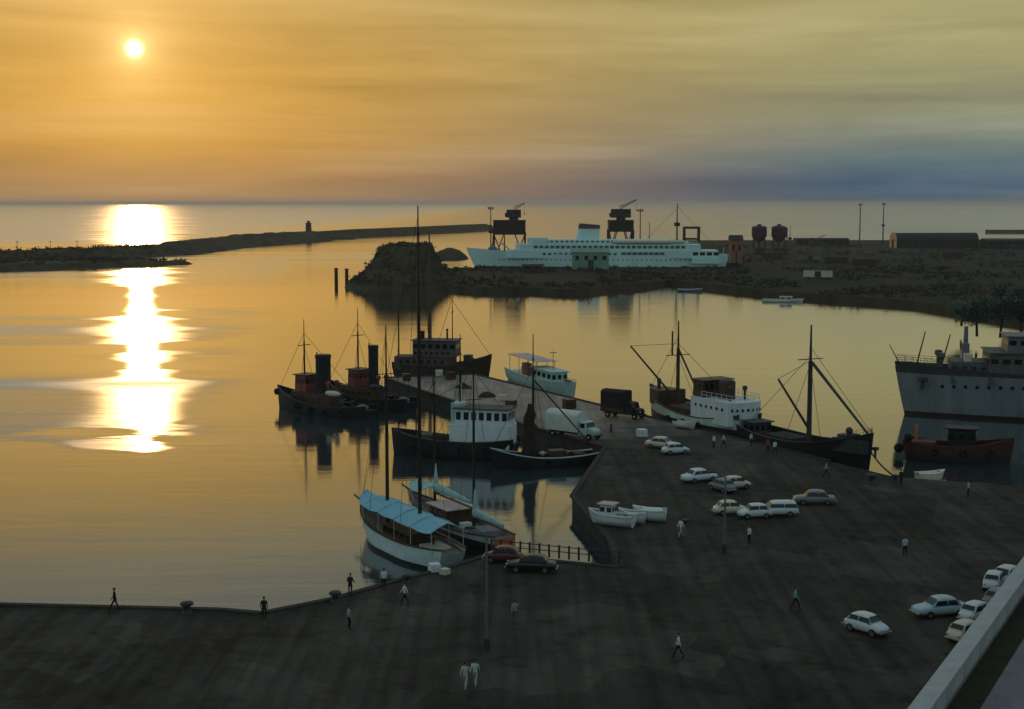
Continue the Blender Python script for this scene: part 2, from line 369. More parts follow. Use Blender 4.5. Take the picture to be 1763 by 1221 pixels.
# upper road with its parapet, above the quay on the right
UZ = 8.0
A = G(1564, 1221, UZ + 1); B = G(1740, 990, UZ + 1)
u = (B - A).xy.normalized(); nrt = Vector((u.y, -u.x))
a0 = A.xy - u * 70; b0 = B.xy + u * 60
road = [tuple(a0), tuple(a0 + nrt * 60), tuple(b0 + nrt * 60), tuple(b0)]
slab('upper_road', [(x, y) for x, y in road], -1, UZ, ROADM, CONC)
vg = [tuple(a0 + nrt * .95), tuple(a0 + nrt * 2.3), tuple(b0 + nrt * 2.3), tuple(b0 + nrt * .95)]
struct(MB().prism(vg, UZ - .2, UZ + .03).build('dark_strip', DARKGROUND))  # dark green strip along the inner side of the parapet
pw = thing('parapet', 'pale grey concrete parapet along the upper road above the quay', 'parapet', (A.x, A.y, UZ))
ang = math.atan2(u.y, u.x)
pw.rotation_euler = (0, 0, ang)
PAR = mat('pale_parapet_concrete', (.42, .42, .40), .9, .2, .8, .1, .25)
wallm = MB().box(-1.98, 1.98, -.82, -.05, 0, .90).build('wall_panel', PAR, pw, bevel=.02)
capm = MB().box(-1.99, 1.99, -.90, .02, .903, 1.08).build('coping_stone', PAR, pw, bevel=.03)
for i in range(-16, 24):
    for base, nm in ((wallm, 'wall_panel'), (capm, 'coping_stone')):
        o = base if i == -16 else link(nm, base, pw)
        if i != -16:
            b_ = o.modifiers.new('bevel', 'BEVEL'); b_.width = .025; b_.segments = 2
        o.location = (i * 4 + 2, 0, 0)

# unseen hillside under and behind the camera, raised to shade the near quay
def hill(x, y):
    t = (34 - y) / 130
    z = 1.0 + 43 * sm_(t) + fbm_(x * .02, y * .02) * 3.0
    lim = CAM_Z - 3 - max(0, y) * .45 - (0 if y > -6 else y * .5 + 3)
    return min(z, lim) if abs(x) < 60 else z
def sm_(t): t = max(0., min(1., t)); return t * t * (3 - 2 * t)
def fbm_(x, y): return mnoise.fractal(Vector((x, y, 7.)), 1.0, 2.0, 4)
hv = [(-600 + 20 * i, -240 + 8 * j) for j in range(35) for i in range(61)]
struct(MB().add([(x, y, hill(x, y)) for x, y in hv], [(j * 61 + i, j * 61 + i + 1, (j + 1) * 61 + i + 1, (j + 1) * 61 + i) for j in range(34) for i in range(60)]).build('hillside', DARKGROUND))
# ------------------------------------------------------------------ far land
FZ = 2.0
g0 = lambda px, py: tuple(G(px, py, 0).xy)
shore = [g0(640, 490), g0(700, 499), g0(770, 500), g0(830, 505), g0(890, 502), g0(950, 507), g0(1000, 508), g0(1060, 499), g0(1110, 497), g0(1150, 490), g0(1330, 511), g0(1570, 528), g0(1763, 560)]
far_pts = shore + [(330, 330), (1500, 500), (1500, 1150), (330, 1150), (80, 1140), (20, 900), (-14, 800), (-16, 707), (112, 707), (112, 657), (-24, 657), (-45, 600), (-60, 575)]
slab('harbour_land', far_pts, -3, FZ, LANDM, mat('rubble_shore', (.075, .055, .035), .95, .4, .15, .1, .6))

def fbm(x, y, z=0., o=4): return mnoise.fractal(Vector((x, y, z)), 1.0, 2.0, o)
def heightfield(name, x0, x1, y0, y1, nx, ny, fn, m):
    mb = MB()
    vs = [(x0 + (x1 - x0) * i / nx, y0 + (y1 - y0) * j / ny) for j in range(ny + 1) for i in range(nx + 1)]
    fs = [(j * (nx + 1) + i, j * (nx + 1) + i + 1, (j + 1) * (nx + 1) + i + 1, (j + 1) * (nx + 1) + i) for j in range(ny) for i in range(nx)]
    mb.add([(x, y, fn(x, y)) for x, y in vs], fs)
    return struct(mb.build(name, m))
# the ruined mound at the head of the inner mole
def interp(x, tab):
    if x <= tab[0][0]: return tab[0][1]
    for (a, va), (b, vb) in zip(tab, tab[1:]):
        if x <= b: return va + (vb - va) * (x - a) / (b - a)
    return tab[-1][1]
MPROF = [(600, 487), (612, 478), (628, 468), (640, 452), (650, 440), (657, 426), (668, 420), (700, 419), (742, 420), (748, 437), (756, 450), (770, 463), (790, 478)]
MY = 555
mtab = [((px - 881.5) * MY / FPX * 1.0, P(px, py, MY).z) for px, py in MPROF]
mtab[0] = (mtab[0][0], -.5)
def mound(x, y):
    base = interp(x, mtab)
    k = abs(y - MY) / 34
    top = min(base, 17)
    fall = max(0., 1 - max(0., k - .30) / .70)
    z = -1 + (top + 1) * min(1, fall * 1.15)
    z += fbm(x * .13, y * .13) * (1.3 if z > 1 else .7) + fbm(x * .55, y * .55, 3.) * (1.1 if z > 1 else .5) - (.8 if z > 4 else 0)
    if top < .5 or fall <= 0: z = min(z, -.6)
    return z
heightfield('mound', mtab[0][0] - 2, mtab[-1][0] + 2, MY - 36, MY + 36, 110, 110, mound, ROCKM)
# outer breakwater: left shore mass and the long wall
near_mole = [g0(-260, 480), g0(0, 472), g0(110, 463), g0(240, 461), g0(308, 455), g0(290, 449), g0(262, 441)]
sp = [Vector(p) for p in [(-420, 700), (-300, 770), (-236, 815), (-212, 890), (-205, 1060), (-172, 1195)]]
def seg_dist(p, pts):
    best = 1e9; bt = 0; acc = 0
    for a, b in zip(pts, pts[1:]):
        d = b - a; t = max(0, min(1, (p - a).dot(d) / d.length_squared)); dist = (a + d * t - p).length
        if dist < best: best = dist; bt = acc + t
        acc += 1
    return best, bt
tip = [Vector(p) for p in [(-420, 690), (-260, 690), (-205, 725), (-176, 738)]]
def mole(x, y):
    p = Vector((x, y)); d1, t1 = seg_dist(p, sp); d2, t2 = seg_dist(p, tip)
    h1 = [5.6, 5.8, 6.2, 7.2, 8.0, 8.0][min(5, int(t1))]
    z1 = h1 + 1.5 - max(0, d1 - 7) * .55
    wd = 52 - 46 * min(1, t2 / 3); z2 = (4.6 - 2.6 * t2 / 3) + 1.5 - max(0, d2 - wd) * .5
    z = max(z1, z2) - 1.5
    return z + fbm(x * .06, y * .06) * .9 + fbm(x * .3, y * .3, 2.) * .35 if z > -1 else -1.5
heightfield('breakwater_mole', -420, -150, 600, 1240, 90, 200, mole, ROCKM)
bw = thing('breakwater', 'long straight breakwater wall with vertical face reaching out to open sea', 'breakwater', (0, 0, 0))
BWM = mat('breakwater_masonry', (.105, .078, .050), .95, .3, .06, .1, .3)
bl = [Vector((-208, 1010)), Vector((-172, 1195)), Vector((-148, 1330)), Vector((-30, 1690))]
for a, b in zip(bl, bl[1:]):
    d = b - a; n = max(1, round(d.length / 46)); uu = d / n
    for i in range(n):
        c = a + uu * i; e = c + uu * .997; nn = Vector((uu.y, -uu.x)).normalized()
        hh = 7.3 + random.uniform(-.12, .12)
        MB().loft([[(*(c - nn * 5), -2), (*(c + nn * 5.4), -2), (*(c + nn * 4.8), 4.2), (*(c + nn * 1.2), 4.3), (*(c + nn * 1.0), hh), (*(c - nn * 4.6), hh)],
                   [(*(e - nn * 5), -2), (*(e + nn * 5.4), -2), (*(e + nn * 4.8), 4.2), (*(e + nn * 1.2), 4.3), (*(e + nn * 1.0), hh), (*(e - nn * 4.6), hh)]]).build('wall_block', BWM, bw)
MB().lathe([(9, -2), (8.6, 4.4), (5.5, 4.5), (5.3, 6.0)], (-29, 1694, 0), 20).build('pier_head', BWM, bw)
MB().box(-157, -139, 1246, 1275, -2, 2.2).build('landing_stage', BWM, bw)
# small light tower on the breakwater
lt = thing('light_tower', 'square stone light tower standing on the breakwater wall', 'tower', (-171, 1200, 7.2))
MB().box(-2.3, 2.3, -2.3, 2.3, 0, 7.2, .3, .3).build('shaft', BWM, lt)
MB().box(-2.6, 2.6, -2.6, 2.6, 7.2, 7.7).build('gallery', BWM, lt)
MB().lathe([(1.4, 7.7), (1.4, 9.2), (.2, 9.8)], n=10).build('lantern', DARKGREY, lt)
# distant breakwater beyond the yards
b2 = MB().box(0, 200, -5, 5, -2, 3.4, 0, 1.5).build('breakwater', BWM); b2.location = (505, 1520, 0); b2.rotation_euler = (0, 0, -.1)
tag(b2, 'low far breakwater on the open sea behind the vaulted warehouse', 'breakwater')
b3 = thing('mole_head', 'small rubble mole head in the water beside the liner bow', 'mole', (0, 0, 0))
def mh(x, y):
    t = (x + 49) / 26; r = math.hypot((x + 37) / 13, (y - 812) / 14)
    return -1.5 + 8.5 * max(0, 1 - r ** 2.2) * (.5 + .6 * min(1, max(0, t + .1))) + fbm(x * .25, y * .25) * .9
mo = heightfield('rubble', -52, -22, 796, 828, 30, 30, mh, ROCKM); mo.parent = b3; del mo['kind']
for px, py, h_, lb in ((579, 486, 5.6, 'taller outer timber piling standing clear in water off the mound'), (597, 484, 5.0, 'shorter timber piling right at the toe of the mound')):
    p = G(px, py + 2); dl = thing('mooring_dolphin', lb, 'piling', (p.x, p.y, 0), 0, 'pilings off the mound')
    MB().tube((0, 0, -2), (0, 0, h_), .75, .65).build('pile', WOODMAST, dl)
    MB().lathe([(.85, h_), (.85, h_ + .35), (.3, h_ + .5)], n=10).build('cap', DARKGREY, dl)

# ------------------------------------------------------------------ vessels
def sm(a, b, x): t = max(0., min(1., (x - a) / (b - a))); return t * t * (3 - 2 * t)
def make_hull(root, L, Bm, free, bow, stern, hm, dm=DECK, draft=1.2, rake=1.2, transom=.62, bul=.7, n=18, capm=None, overhang=.8, p=2.2):
    def zs(t): return free + bow * max(0, (t - .4) / .6) ** 2 + stern * max(0, (.4 - t) / .4) ** 2
    def hw(t):
        if t < .36: return Bm / 2 * (transom + (1 - transom) * math.sin(math.pi / 2 * t / .36))
        if t < .55: return Bm / 2
        return max(.04, Bm / 2 * (1 - ((t - .55) / .45) ** p))
    def xx(t, qv):
        x = -L / 2 + L * t
        x -= rake * (1 - qv) ** 1.2 * sm(.6, 1, t)
        x += overhang * (1 - qv) ** 1.5 * (1 - sm(0, .3, t))
        return x
    Q = [0, .12, .3, .5, .7, .85, 1.0]
    rings = []
    for i in range(n + 1):
        t = i / n; z1 = zs(t); w1 = hw(t); half = []
        for k in Q:
            z = -draft + (z1 + draft) * k
            s_ = max(0, (t - .55) / .45)
            wl = w1 * (1 - .55 * s_ * (1 - k)) * min(1, .25 + 1.15 * k ** .55) * (1 - .25 * (1 - k) * (1 - sm(0, .3, t)))
            half.append((xx(t, k), wl, z))
        th = min(.12, w1 * .6); zi = z1 - bul
        inner = [(xx(t, 1) - (.1 if i == n else 0), max(.01, w1 - th), z1), (xx(t, 1) - (.1 if i == n else 0), max(.01, w1 - th), zi)]
        ring = half + inner
        rings.append(ring + [(x, -y, z) for x, y, z in reversed(ring)])
    hull = MB().loft(rings, cap=True, close=False).build('hull', hm, root, smooth='edge')
    dk = MB(); vs = []; fs = []
    for i in range(n + 1):
        t = i / n; w1 = max(.02, hw(t) - .1); z = zs(t) - bul + .01
        x = xx(t, 1) + (.08 if i == 0 else (-.12 if i == n else 0)); vs += [(x, -w1, z), (x, w1, z)]
    fs = [(2 * i, 2 * i + 2, 2 * i + 3, 2 * i + 1) for i in range(n)]
    dk.add(vs, fs).build('deck', dm, root)
    if capm:
        for sgn in (-1, 1):
            r_ = []
            for i in range(n + 1):
                t = i / n; a = hw(t); z = zs(t); x = xx(t, 1)
                r_.append([(x, sgn * (a + .05), z - .02), (x, sgn * max(.0, a - .2), z - .02), (x, sgn * max(.0, a - .2), z + .09), (x, sgn * (a + .05), z + .09)])
            MB().loft(r_).build('gunwale', capm, root)
    return zs, hw
def stays(root, pts, r=.03, name='stay', m=ROPE):
    for a, b in pts: MB().tube(a, b, r, r, 5).build(name, m, root)
LGLASS = mat('liner_window_glass', (.09, .13, .13), .2, .2, 1, .5)
def windows(parent, wx, ws, hs, zc, y, m=GLASS, axis='y', t=.06, name='window'):
    """a row of window panes on a wall: axis y -> wall faces +-y at y, positions in wx along x"""
    base = None
    for x in wx:
        if base is None:
            base = (MB().box(-ws / 2, ws / 2, -t / 2, t / 2, -hs / 2, hs / 2) if axis == 'y' else MB().box(-t / 2, t / 2, -ws / 2, ws / 2, -hs / 2, hs / 2)).build(name, m, parent); o = base
        else: o = link(name, base, parent)
        o.location = (x, y, zc) if axis == 'y' else (y, x, zc)
def portholes(parent, xs, r, z, y, m=GLASS):
    base = None
    for x in xs:
        yy = y(x) if callable(y) else y
        if base is None: base = MB().tube((0, -.08, 0), (0, .08, 0), r, r, 10).build('porthole', m, parent); o = base
        else: o = link('porthole', base, parent)
        o.location = (x, yy, z)
def railing(parent, pts, h=.95, step=1.2, r=.025, m=DARKGREY, rails=2):
    g = MB()
    for a, b in zip(pts, pts[1:]):
        a = Vector(a); b = Vector(b); n = max(1, round((b - a).length / step))
        for i in range(n + 1):
            c = a.lerp(b, i / n); g.tube(c, c + Vector((0, 0, h)), r, r, 4)
        for k in range(rails):
            z = Vector((0, 0, h * (k + 1) / rails)); g.tube(a + z, b + z, r, r, 4)
    return g.build('railing', m, parent)
def tyre_ring(R_, r, n=14, k=7):
    return [[(math.cos(2 * math.pi * i / n) * (R_ + r * math.cos(2 * math.pi * j / k)), r * math.sin(2 * math.pi * j / k), math.sin(2 * math.pi * i / n) * (R_ + r * math.cos(2 * math.pi * j / k))) for j in range(k)] for i in range(n)]
_ty = {}
def fender(parent, loc, R_=.38, r=.14, rz=0.):
    if (R_, r) not in _ty:
        o = MB().loft(tyre_ring(R_, r) + [tyre_ring(R_, r)[0]], cap=False).build('tyre_fender', RUBBER, parent, smooth=True); _ty[(R_, r)] = o
    else: o = link('tyre_fender', _ty[(R_, r)], parent)
    o.location = loc; o.rotation_euler = (0, 0, rz)
def deck_gear(root, spots, seed):
    rnd = random.Random(seed)
    for x, y, z in spots:
        k = rnd.random()
        if k < .4: MB().lathe([(.26, 0), (.31, .2), (.31, .55), (.26, .8)], (x, y, z), 12).build('barrel', rnd.choice([BROWN, DARKGREY, RUST]), root, smooth='edge')
        elif k < .7: MB().box(x - .4, x + .4, y - .3, y + .3, z, z + .45).build('fish_box', rnd.choice([CREAM, BROWN, GREYP]), root, bevel=.03)
        else: MB().lathe([(.42, 0), (.45, .18), (.22, .3)], (x, y, z), 12).build('rope_coil', ROPE, root)
def ballpart(parent, name, c, r, m, **k): return MB().ball(c, r, **k).build(name, m, parent, smooth=True)

# --- the liner beyond the inner mole
def liner():
    bow = Vector((-22.0, 690)); st = Vector((103.5, 684)); L = (st - bow).length
    c = (bow + st) / 2
    t = thing('passenger_liner', 'long pale green passenger liner with one raked funnel moored behind the mole', 'ship', (c.x, c.y, 0), heading(st, bow))
    hm = mat('liner_hull_paint', (.05, .035, .03), .5, .08, .2, .3, bands=[(1.3, (.60, .80, .74))], streak=True)
    zs, hw = make_hull(t, L, 17.5, 6.6, 3.6, .6, hm, LINERW, draft=4, rake=6.5, transom=.55, bul=1.0, n=30, overhang=4, p=2.4)
    f = lambda px: -( (px - 790) / 465 * L - L / 2)          # photo abscissa to ship's x
    house = lambda nm, xa, xb, w_, z0, z1, m=LINERW, **k: MB().prism([(xb, -w_ / 2), (xa - 2.5, -w_ / 2), (xa, -w_ / 2 + 3), (xa, w_ / 2 - 3), (xa - 2.5, w_ / 2), (xb, w_ / 2)], z0, z1).build(nm, m, t, bevel=.15)
    a = house('upper_deck_house', f(862), f(1236), 16.6, 5.4, 9.2)
    house('promenade_deck', f(878), f(1205), 15.4, 9.2, 11.9)
    house('boat_deck', f(905), f(1150), 12.5, 11.9, 14.2)
    br = house('bridge', f(900), f(935), 14.5, 11.9, 15.0)
    windows(br, [-5 + i * 1.7 for i in range(7)], 1.2, 1.0, 14.0, f(900) + .03, axis='x')
    house('after_house', f(1150), f(1185), 9, 11.9, 13.3)
    # deck edges, openings and windows on the side towards the harbour (ship's starboard faces +y here)
    for sgn in (1, -1):
        windows(t, [f(930 + i * 9.6) for i in range(14)], 1.5, 1.1, 7.4, sgn * 8.32, LGLASS)
        windows(t, [f(1070 + i * 9.6) for i in range(8)], 2.3, 1.3, 7.6, sgn * 8.32, LGLASS)
        windows(t, [f(915 + i * 9.6) for i in range(28)], 1.9, 1.3, 10.7, sgn * 7.72, LGLASS)
        windows(t, [f(925 + i * 9) for i in range(24)], 1.3, .9, 13.2, sgn * 6.27, LGLASS)
        portholes(t, [f(850 + i * 8.4) for i in range(42)], .32, 4.6, lambda x: sgn * (8.72 if x < L * .05 else max(1, 8.72 * (1 - max(0, (x / L + .5 - .55) / .45) ** 2.4) - .9 * max(0, (x / L - .05) / .45))))
        base = None
        for i in range(8):
            px = 1062 + i * 15
            if sgn == 1 or True:
                lb = MB().ball((0, 0, 0), 1.0, 10, 3.2, 1.15, .95).build('lifeboat', CREAM, t, smooth=True) if base is None else link('lifeboat', base, t)
                base = base or lb
                lb.location = (f(px), sgn * 7.2, 13.2)
        railing(t, [(f(878), sgn * 7.6, 11.95), (f(1205), sgn * 7.6, 11.95)], 1.0, 3, .05, LINERW)
    MB().box(f(1240), f(1190), -8.85, 8.85, 3.0, 5.6).build('stern_screen', LINERW, t)
    windows(t, [f(1196 + i * 12) for i in range(4)], 2.4, 1.5, 7.6, 8.33); windows(t, [f(1196 + i * 12) for i in range(4)], 2.4, 1.5, 7.6, -8.33)  # dark panes stand in for the shaded openings of the stern decks
    fm = mat('liner_funnel_paint', (.60, .80, .74), .5, .05, .3, .3, bands=[(19.2, (.35, .05, .06)), (19.9, (.05, .06, .075))])
    fu = MB()
    rings = []
    for z, k in ((13, 1.08), (16, 1.04), (19, 1.0), (20.8, .98), (21.5, .92)):
        rings.append([(f(1006) - (z - 13) * .12 + 5.3 * k * math.cos(a_), 2.9 * k * math.sin(a_), z + (.07 * 5.3 * math.cos(a_) if z > 20 else 0)) for a_ in [2 * math.pi * i / 24 for i in range(24)]])
    fu.loft(rings).build('funnel', fm, t, smooth='edge')
    MB().tube((f(858), 0, 6), (f(858), 0, 17.5), .45, .2).build('foremast', DARKGREY, t)
    MB().lathe([(2.4, 8.6), (2.2, 10), (.5, 11.5), (.4, 12.6)], (f(837), 0, 0), 12).build('winch_house', GREYP, t)
    MB().tube((f(837), 0, 9), (f(837), 0, 15.5), .22, .1).build('jack_mast', DARKGREY, t)
    MB().tube((f(868), 3, 9), (f(850), 5, 13), .22).tube((f(868), -3, 9), (f(850), -5, 13), .22).build('derrick', CREAM, t)
    MB().tube((f(1165), 0, 13), (f(1165), 0, 31.3), .42, .2).build('mainmast', CRANE, t)
    MB().box(f(1165) - 1.3, f(1165) + 1.3, -1.2, 1.2, 20.5, 22.3).build('crow_nest', CRANE, t)
    stays(t, [((f(1165), 0, 30), (f(1240), 0, 9)), ((f(1165), 0, 29), (f(1110), 0, 14))], .06)
    MB().tube((f(1245), 0, 6), (f(1249), 0, 10.5), .12).build('ensign_staff', WHITE, t)
liner()

# --- generic wheelhouse with windows on all four sides
def wheelhouse(root, x0, x1, wd, z0, z1, m, roofm=None, name='wheelhouse', nwin=4, wz=.62, wh=.7, over=.25, front=True, winm=GLASS):
    h = MB().box(x0, x1, -wd / 2, wd / 2, z0, z1, .08, .06).build(name, m, root, bevel=.05)
    MB().box(x0 - over, x1 + over, -wd / 2 - over, wd / 2 + over, z1, z1 + .14).build('roof', roofm or m, h, bevel=.04)
    zc = z0 + (z1 - z0) * wz; stp = (x1 - x0) / nwin
    for sgn in (-1, 1):
        windows(h, [x0 + stp * (i + .5) for i in range(nwin)], stp * .62, wh, zc, sgn * (wd / 2 - .02), winm)
    if front:
        k = max(2, round(wd / .9))
        for xf in (x0 + .03, x1 - .03): windows(h, [-wd / 2 + wd / k * (i + .5) for i in range(k)], wd / k * .62, wh, zc, xf, winm, axis='x')
    return h
def mast(root, x, y, z0, z1, r=.14, m=WOODMAST, yard=None, name='mast', tm=None):
    o = MB().tube((x, y, z0), (x, y, z0 + (z1 - z0) * .7), r, r * .8).tube((x, y, z0 + (z1 - z0) * .69), (x, y, z1), r * .55, r * .3).build(name, m, root)
    for zy, wy in (yard or []): MB().tube((x, y - wy, zy), (x, y + wy, zy), .06).build('yard', m, o)
    return o

def tug(name, label, bow, st, L, fun_t, fun_h, fun_r, mast_t, mast_h, house_t, dh=REDP, extra=True, dm=None):
    c = (bow + st) / 2
    t = thing(name, label, 'tug', (c.x, c.y, 0), heading(st, bow), 'steam tugs at the pier end')
    zs, hw = make_hull(t, L, L * .27, 1.5, 2.0, .5, BLACK, mat('tug_deck', (.06, .05, .045), .8, .3, 2), draft=1.5, rake=.5, transom=.55, bul=.7, capm=DARKGREY)
    X = lambda k: -L / 2 + L * k
    MB().box(X(.36), X(.78), -1.5, 1.5, 1.0, 3.1, .1, .1).build('deckhouse', BROWN, t, bevel=.08)
    portholes(t, [X(.42 + .06 * i) for i in range(6)], .17, 2.2, 1.47); portholes(t, [X(.42 + .06 * i) for i in range(6)], .17, 2.2, -1.47)
    wheelhouse(t, X(house_t) - 1.2, X(house_t) + 1.2, 2.7, 3.1, 5.6, dh, BROWN, nwin=3, wz=.66, wh=.75)
    fx = X(fun_t)
    fu = MB().lathe([(fun_r * 1.12, 2.8), (fun_r * 1.05, 3.6), (fun_r, 4.2), (fun_r, fun_h - .5), (fun_r * 1.08, fun_h - .45), (fun_r * 1.08, fun_h - .2), (fun_r, fun_h)], (fx, 0, 0), 20).build('funnel', BLACK, t, smooth='edge')
    MB().tube((fx + fun_r + .15, 0, 3), (fx + fun_r + .15, 0, fun_h + .3), .09).build('steam_pipe', DARKGREY, fu)
    mast(t, X(mast_t), 0, 3.0, mast_h, .15, yard=[(mast_h * .72, 1.3)])
    stays(t, [((X(mast_t), 0, mast_h * .85), (X(.97), 0, zs(.97))), ((X(mast_t), 0, mast_h * .85), (X(.08), 0, zs(.05) + .2)), ((X(mast_t), 0, mast_h * .7), (X(mast_t) - 1, 2, 2.3)), ((X(mast_t), 0, mast_h * .7), (X(mast_t) - 1, -2, 2.3))])
    for sx in (-1, 1): MB().lathe([(.18, 3.1), (.18, 4.3), (.38, 4.6), (.42, 4.9), (.2, 5.1)], (X(fun_t) - 1.9, sx * .9, 0), 10).build('ventilator', dh, t, smooth='edge')
    MB().lathe([(.22, 1.5), (.22, 2.1), (.32, 2.2), (.3, 2.35)], (X(.2), 0, 0), 10).build('towing_bitt', DARKGREY, t)
    MB().loft([[(X(.26), -1.4 + .1 * i, 2.0 + .5 * math.sin(math.pi * i / 28)) for i in range(29)], [(X(.28), -1.4 + .1 * i, 2.0 + .5 * math.sin(math.pi * i / 28)) for i in range(29)]], cap=False).build('towing_arch', DARKGREY, t)
    MB().lathe([(.9, .0), (.95, .4), (.3, .7)], (X(.10), 0, 1.3), 12, 1, 1).build('rope_coil', mat('hemp_rope', (.25, .2, .13), .9, .3, 4), t)
    lb = MB().ball((X(.33), 1.5, 3.4), .55, 10, 2.9, 1, .8).build('dinghy', CREAM if extra else DARKGREY, t, smooth=True)
    b = MB().tube((X(1.0) - .05, -.35, zs(1) - 1.0), (X(1.0) - .05, .35, zs(1) - 1.0), .5, .5, 12).build('bow_fender', RUBBER, t)
    for k in (.2, .35, .5, .65):
        for sgn in (-1, 1): fender(t, (X(k), sgn * (hw(k) + .12), zs(k) - .75))
    mast(t, X(.16), 0, 1.4, mast_h * .62, .07, name='stern_pole')
    deck_gear(t, [(X(.13 + .045 * i), (-1) ** i * (.5 + .35 * (i % 3)), .95) for i in range(5)], int(L * 10))
    railing(t, [(X(.36), 1.45, 3.1), (X(.56), 1.45, 3.1)], .8, 1, .025); railing(t, [(X(.36), -1.45, 3.1), (X(.56), -1.45, 3.1)], .8, 1, .025)
    return t
tug('tugboat', 'black tug with short stout funnel and red wheelhouse, outside the pier end', Vector((-36.2, 218.5)), Vector((-20.6, 206.5)), 20, .50, 8.9, 1.15, .70, 14.0, .68)
tug('tugboat', 'black tug with tall slim funnel, lying between pier and the stouter tug', Vector((-29.6, 226)), Vector((-15.2, 214.5)), 18.5, .44, 9.6, .78, .62, 15.2, .61, extra=False)

# --- brown coaster at the pier head
def head_coaster():
    bow = Vector((-3.6, 254.5)); st = Vector((-21.5, 257.5)); c = (bow + st) / 2; L = (bow - st).length
    t = thing('coaster', 'dark brown coaster lying across the pier end with two poles and bridge', 'ship', (c.x, c.y, 0), heading(st, bow))
    hm = mat('brown_hull_paint', (.055, .040, .028), .7, .35, .8, .2, streak=True)
    zs, hw = make_hull(t, L, 5.6, 2.3, 2.2, .6, hm, draft=1.6, rake=.9, bul=.8, capm=DARKGREY)
    X = lambda k: -L / 2 + L * k
    MB().box(X(.03), X(.62), -2.1, 2.1, 1.6, 4.0).build('deckhouse', mat('drab_brown_paint', (.10, .075, .06), .7, .25, 1), t, bevel=.06)
    windows(t, [X(.1 + .07 * i) for i in range(7)], .5, .6, 3.1, -2.12)
    wheelhouse(t, X(.22), X(.66), 4.6, 4.0, 6.9, mat('drab_mauve_paint', (.12, .09, .085), .7, .25, 1), nwin=6, wz=.66, wh=.8)
    for k in range(7): windows(t, [X(.25 + .055 * k)], .45, .5, 4.7, -2.27)
    mast(t, X(.37), 0, 6.9, 26.6, .36, PALEMAST, name='mast')
    mast(t, X(.60), 0, 6.9, 15.5, .10, name='aerial_mast', yard=[(12, 1.2)])
    mast(t, X(.05), 0, 4, 15.8, .15, yard=[(13.5, .8)], name='stern_mast')
    stays(t, [((X(.6), 0, 14.5), (X(.45), 1.5, 7)), ((X(.6), 0, 14.5), (X(.48), -1.5, 7)), ((X(.37), 0, 20), (X(.98), 0, zs(.98)))], .035)
    MB().lathe([(.5, 6.9), (.5, 8.4), (.6, 8.5)], (X(.29), 0, 0), 12).build('funnel', BLACK, t)
    MB().box(X(.72), X(.80), -.9, .9, 3.0, 4.3).build('windlass', DARKGREY, t, bevel=.1)
    MB().tube((X(.54), .6, 7.05), (X(.54), .6, 8.6), .2, .16).ball((X(.54), .6, 8.7), .25).build('searchlight', DARKGREY, t)
head_coaster()

# --- pale green launch outside the pier
def launch():
    bow = G(975, 689, 0).xy; st = G(868, 653, 0).xy
    off = Vector((1.6, .8)); bow += off; st += off; c = (bow + st) / 2; L = (bow - st).length
    t = thing('motor_launch', 'pale green motor launch with flat awning moored outside the pier', 'boat', (c.x, c.y, 0), heading(st, bow))
    zs, hw = make_hull(t, L, 4.2, 1.9, .8, .2, TEALP, TEALP, draft=.8, rake=1.2, transom=.8, bul=.45, capm=WHITE)
    X = lambda k: -L / 2 + L * k
    wheelhouse(t, X(.45), X(.76), 3.0, 1.6, 3.6, TEALP, TEALP, nwin=4, name='cabin')
    aw = MB().box(X(.08), X(.56), -1.9, 1.9, 4.75, 4.85).build('awning', PINKDECK, t)
    for k in (.1, .26, .42, .54):
        for sgn in (-1, 1): MB().tube((X(k), sgn * 1.7, 1.4), (X(k), sgn * 1.7, 4.75), .05, .05, 5).build('stanchion', REDP, aw)
    MB().box(X(.2), X(.28), -.5, .5, 1.5, 3.6).box(X(.36), X(.44), -.6, .6, 1.5, 3.4).build('deck_locker', mat('dusty_red_paint', (.32, .12, .09), .7, .2, 2), t, bevel=.04)
    railing(t, [(X(.76), 1.5, 1.7), (X(.95), .6, 2.2)], .8, 1.0, .03); railing(t, [(X(.76), -1.5, 1.7), (X(.95), -.6, 2.2)], .8, 1.0, .03)
    mast(t, X(.66), 0, 3.7, 7.4, .06, yard=[(6.6, .6)])
    MB().box(X(.86), X(.91), -.4, .4, 2.0, 2.7).build('windlass', DARKGREY, t)
launch()

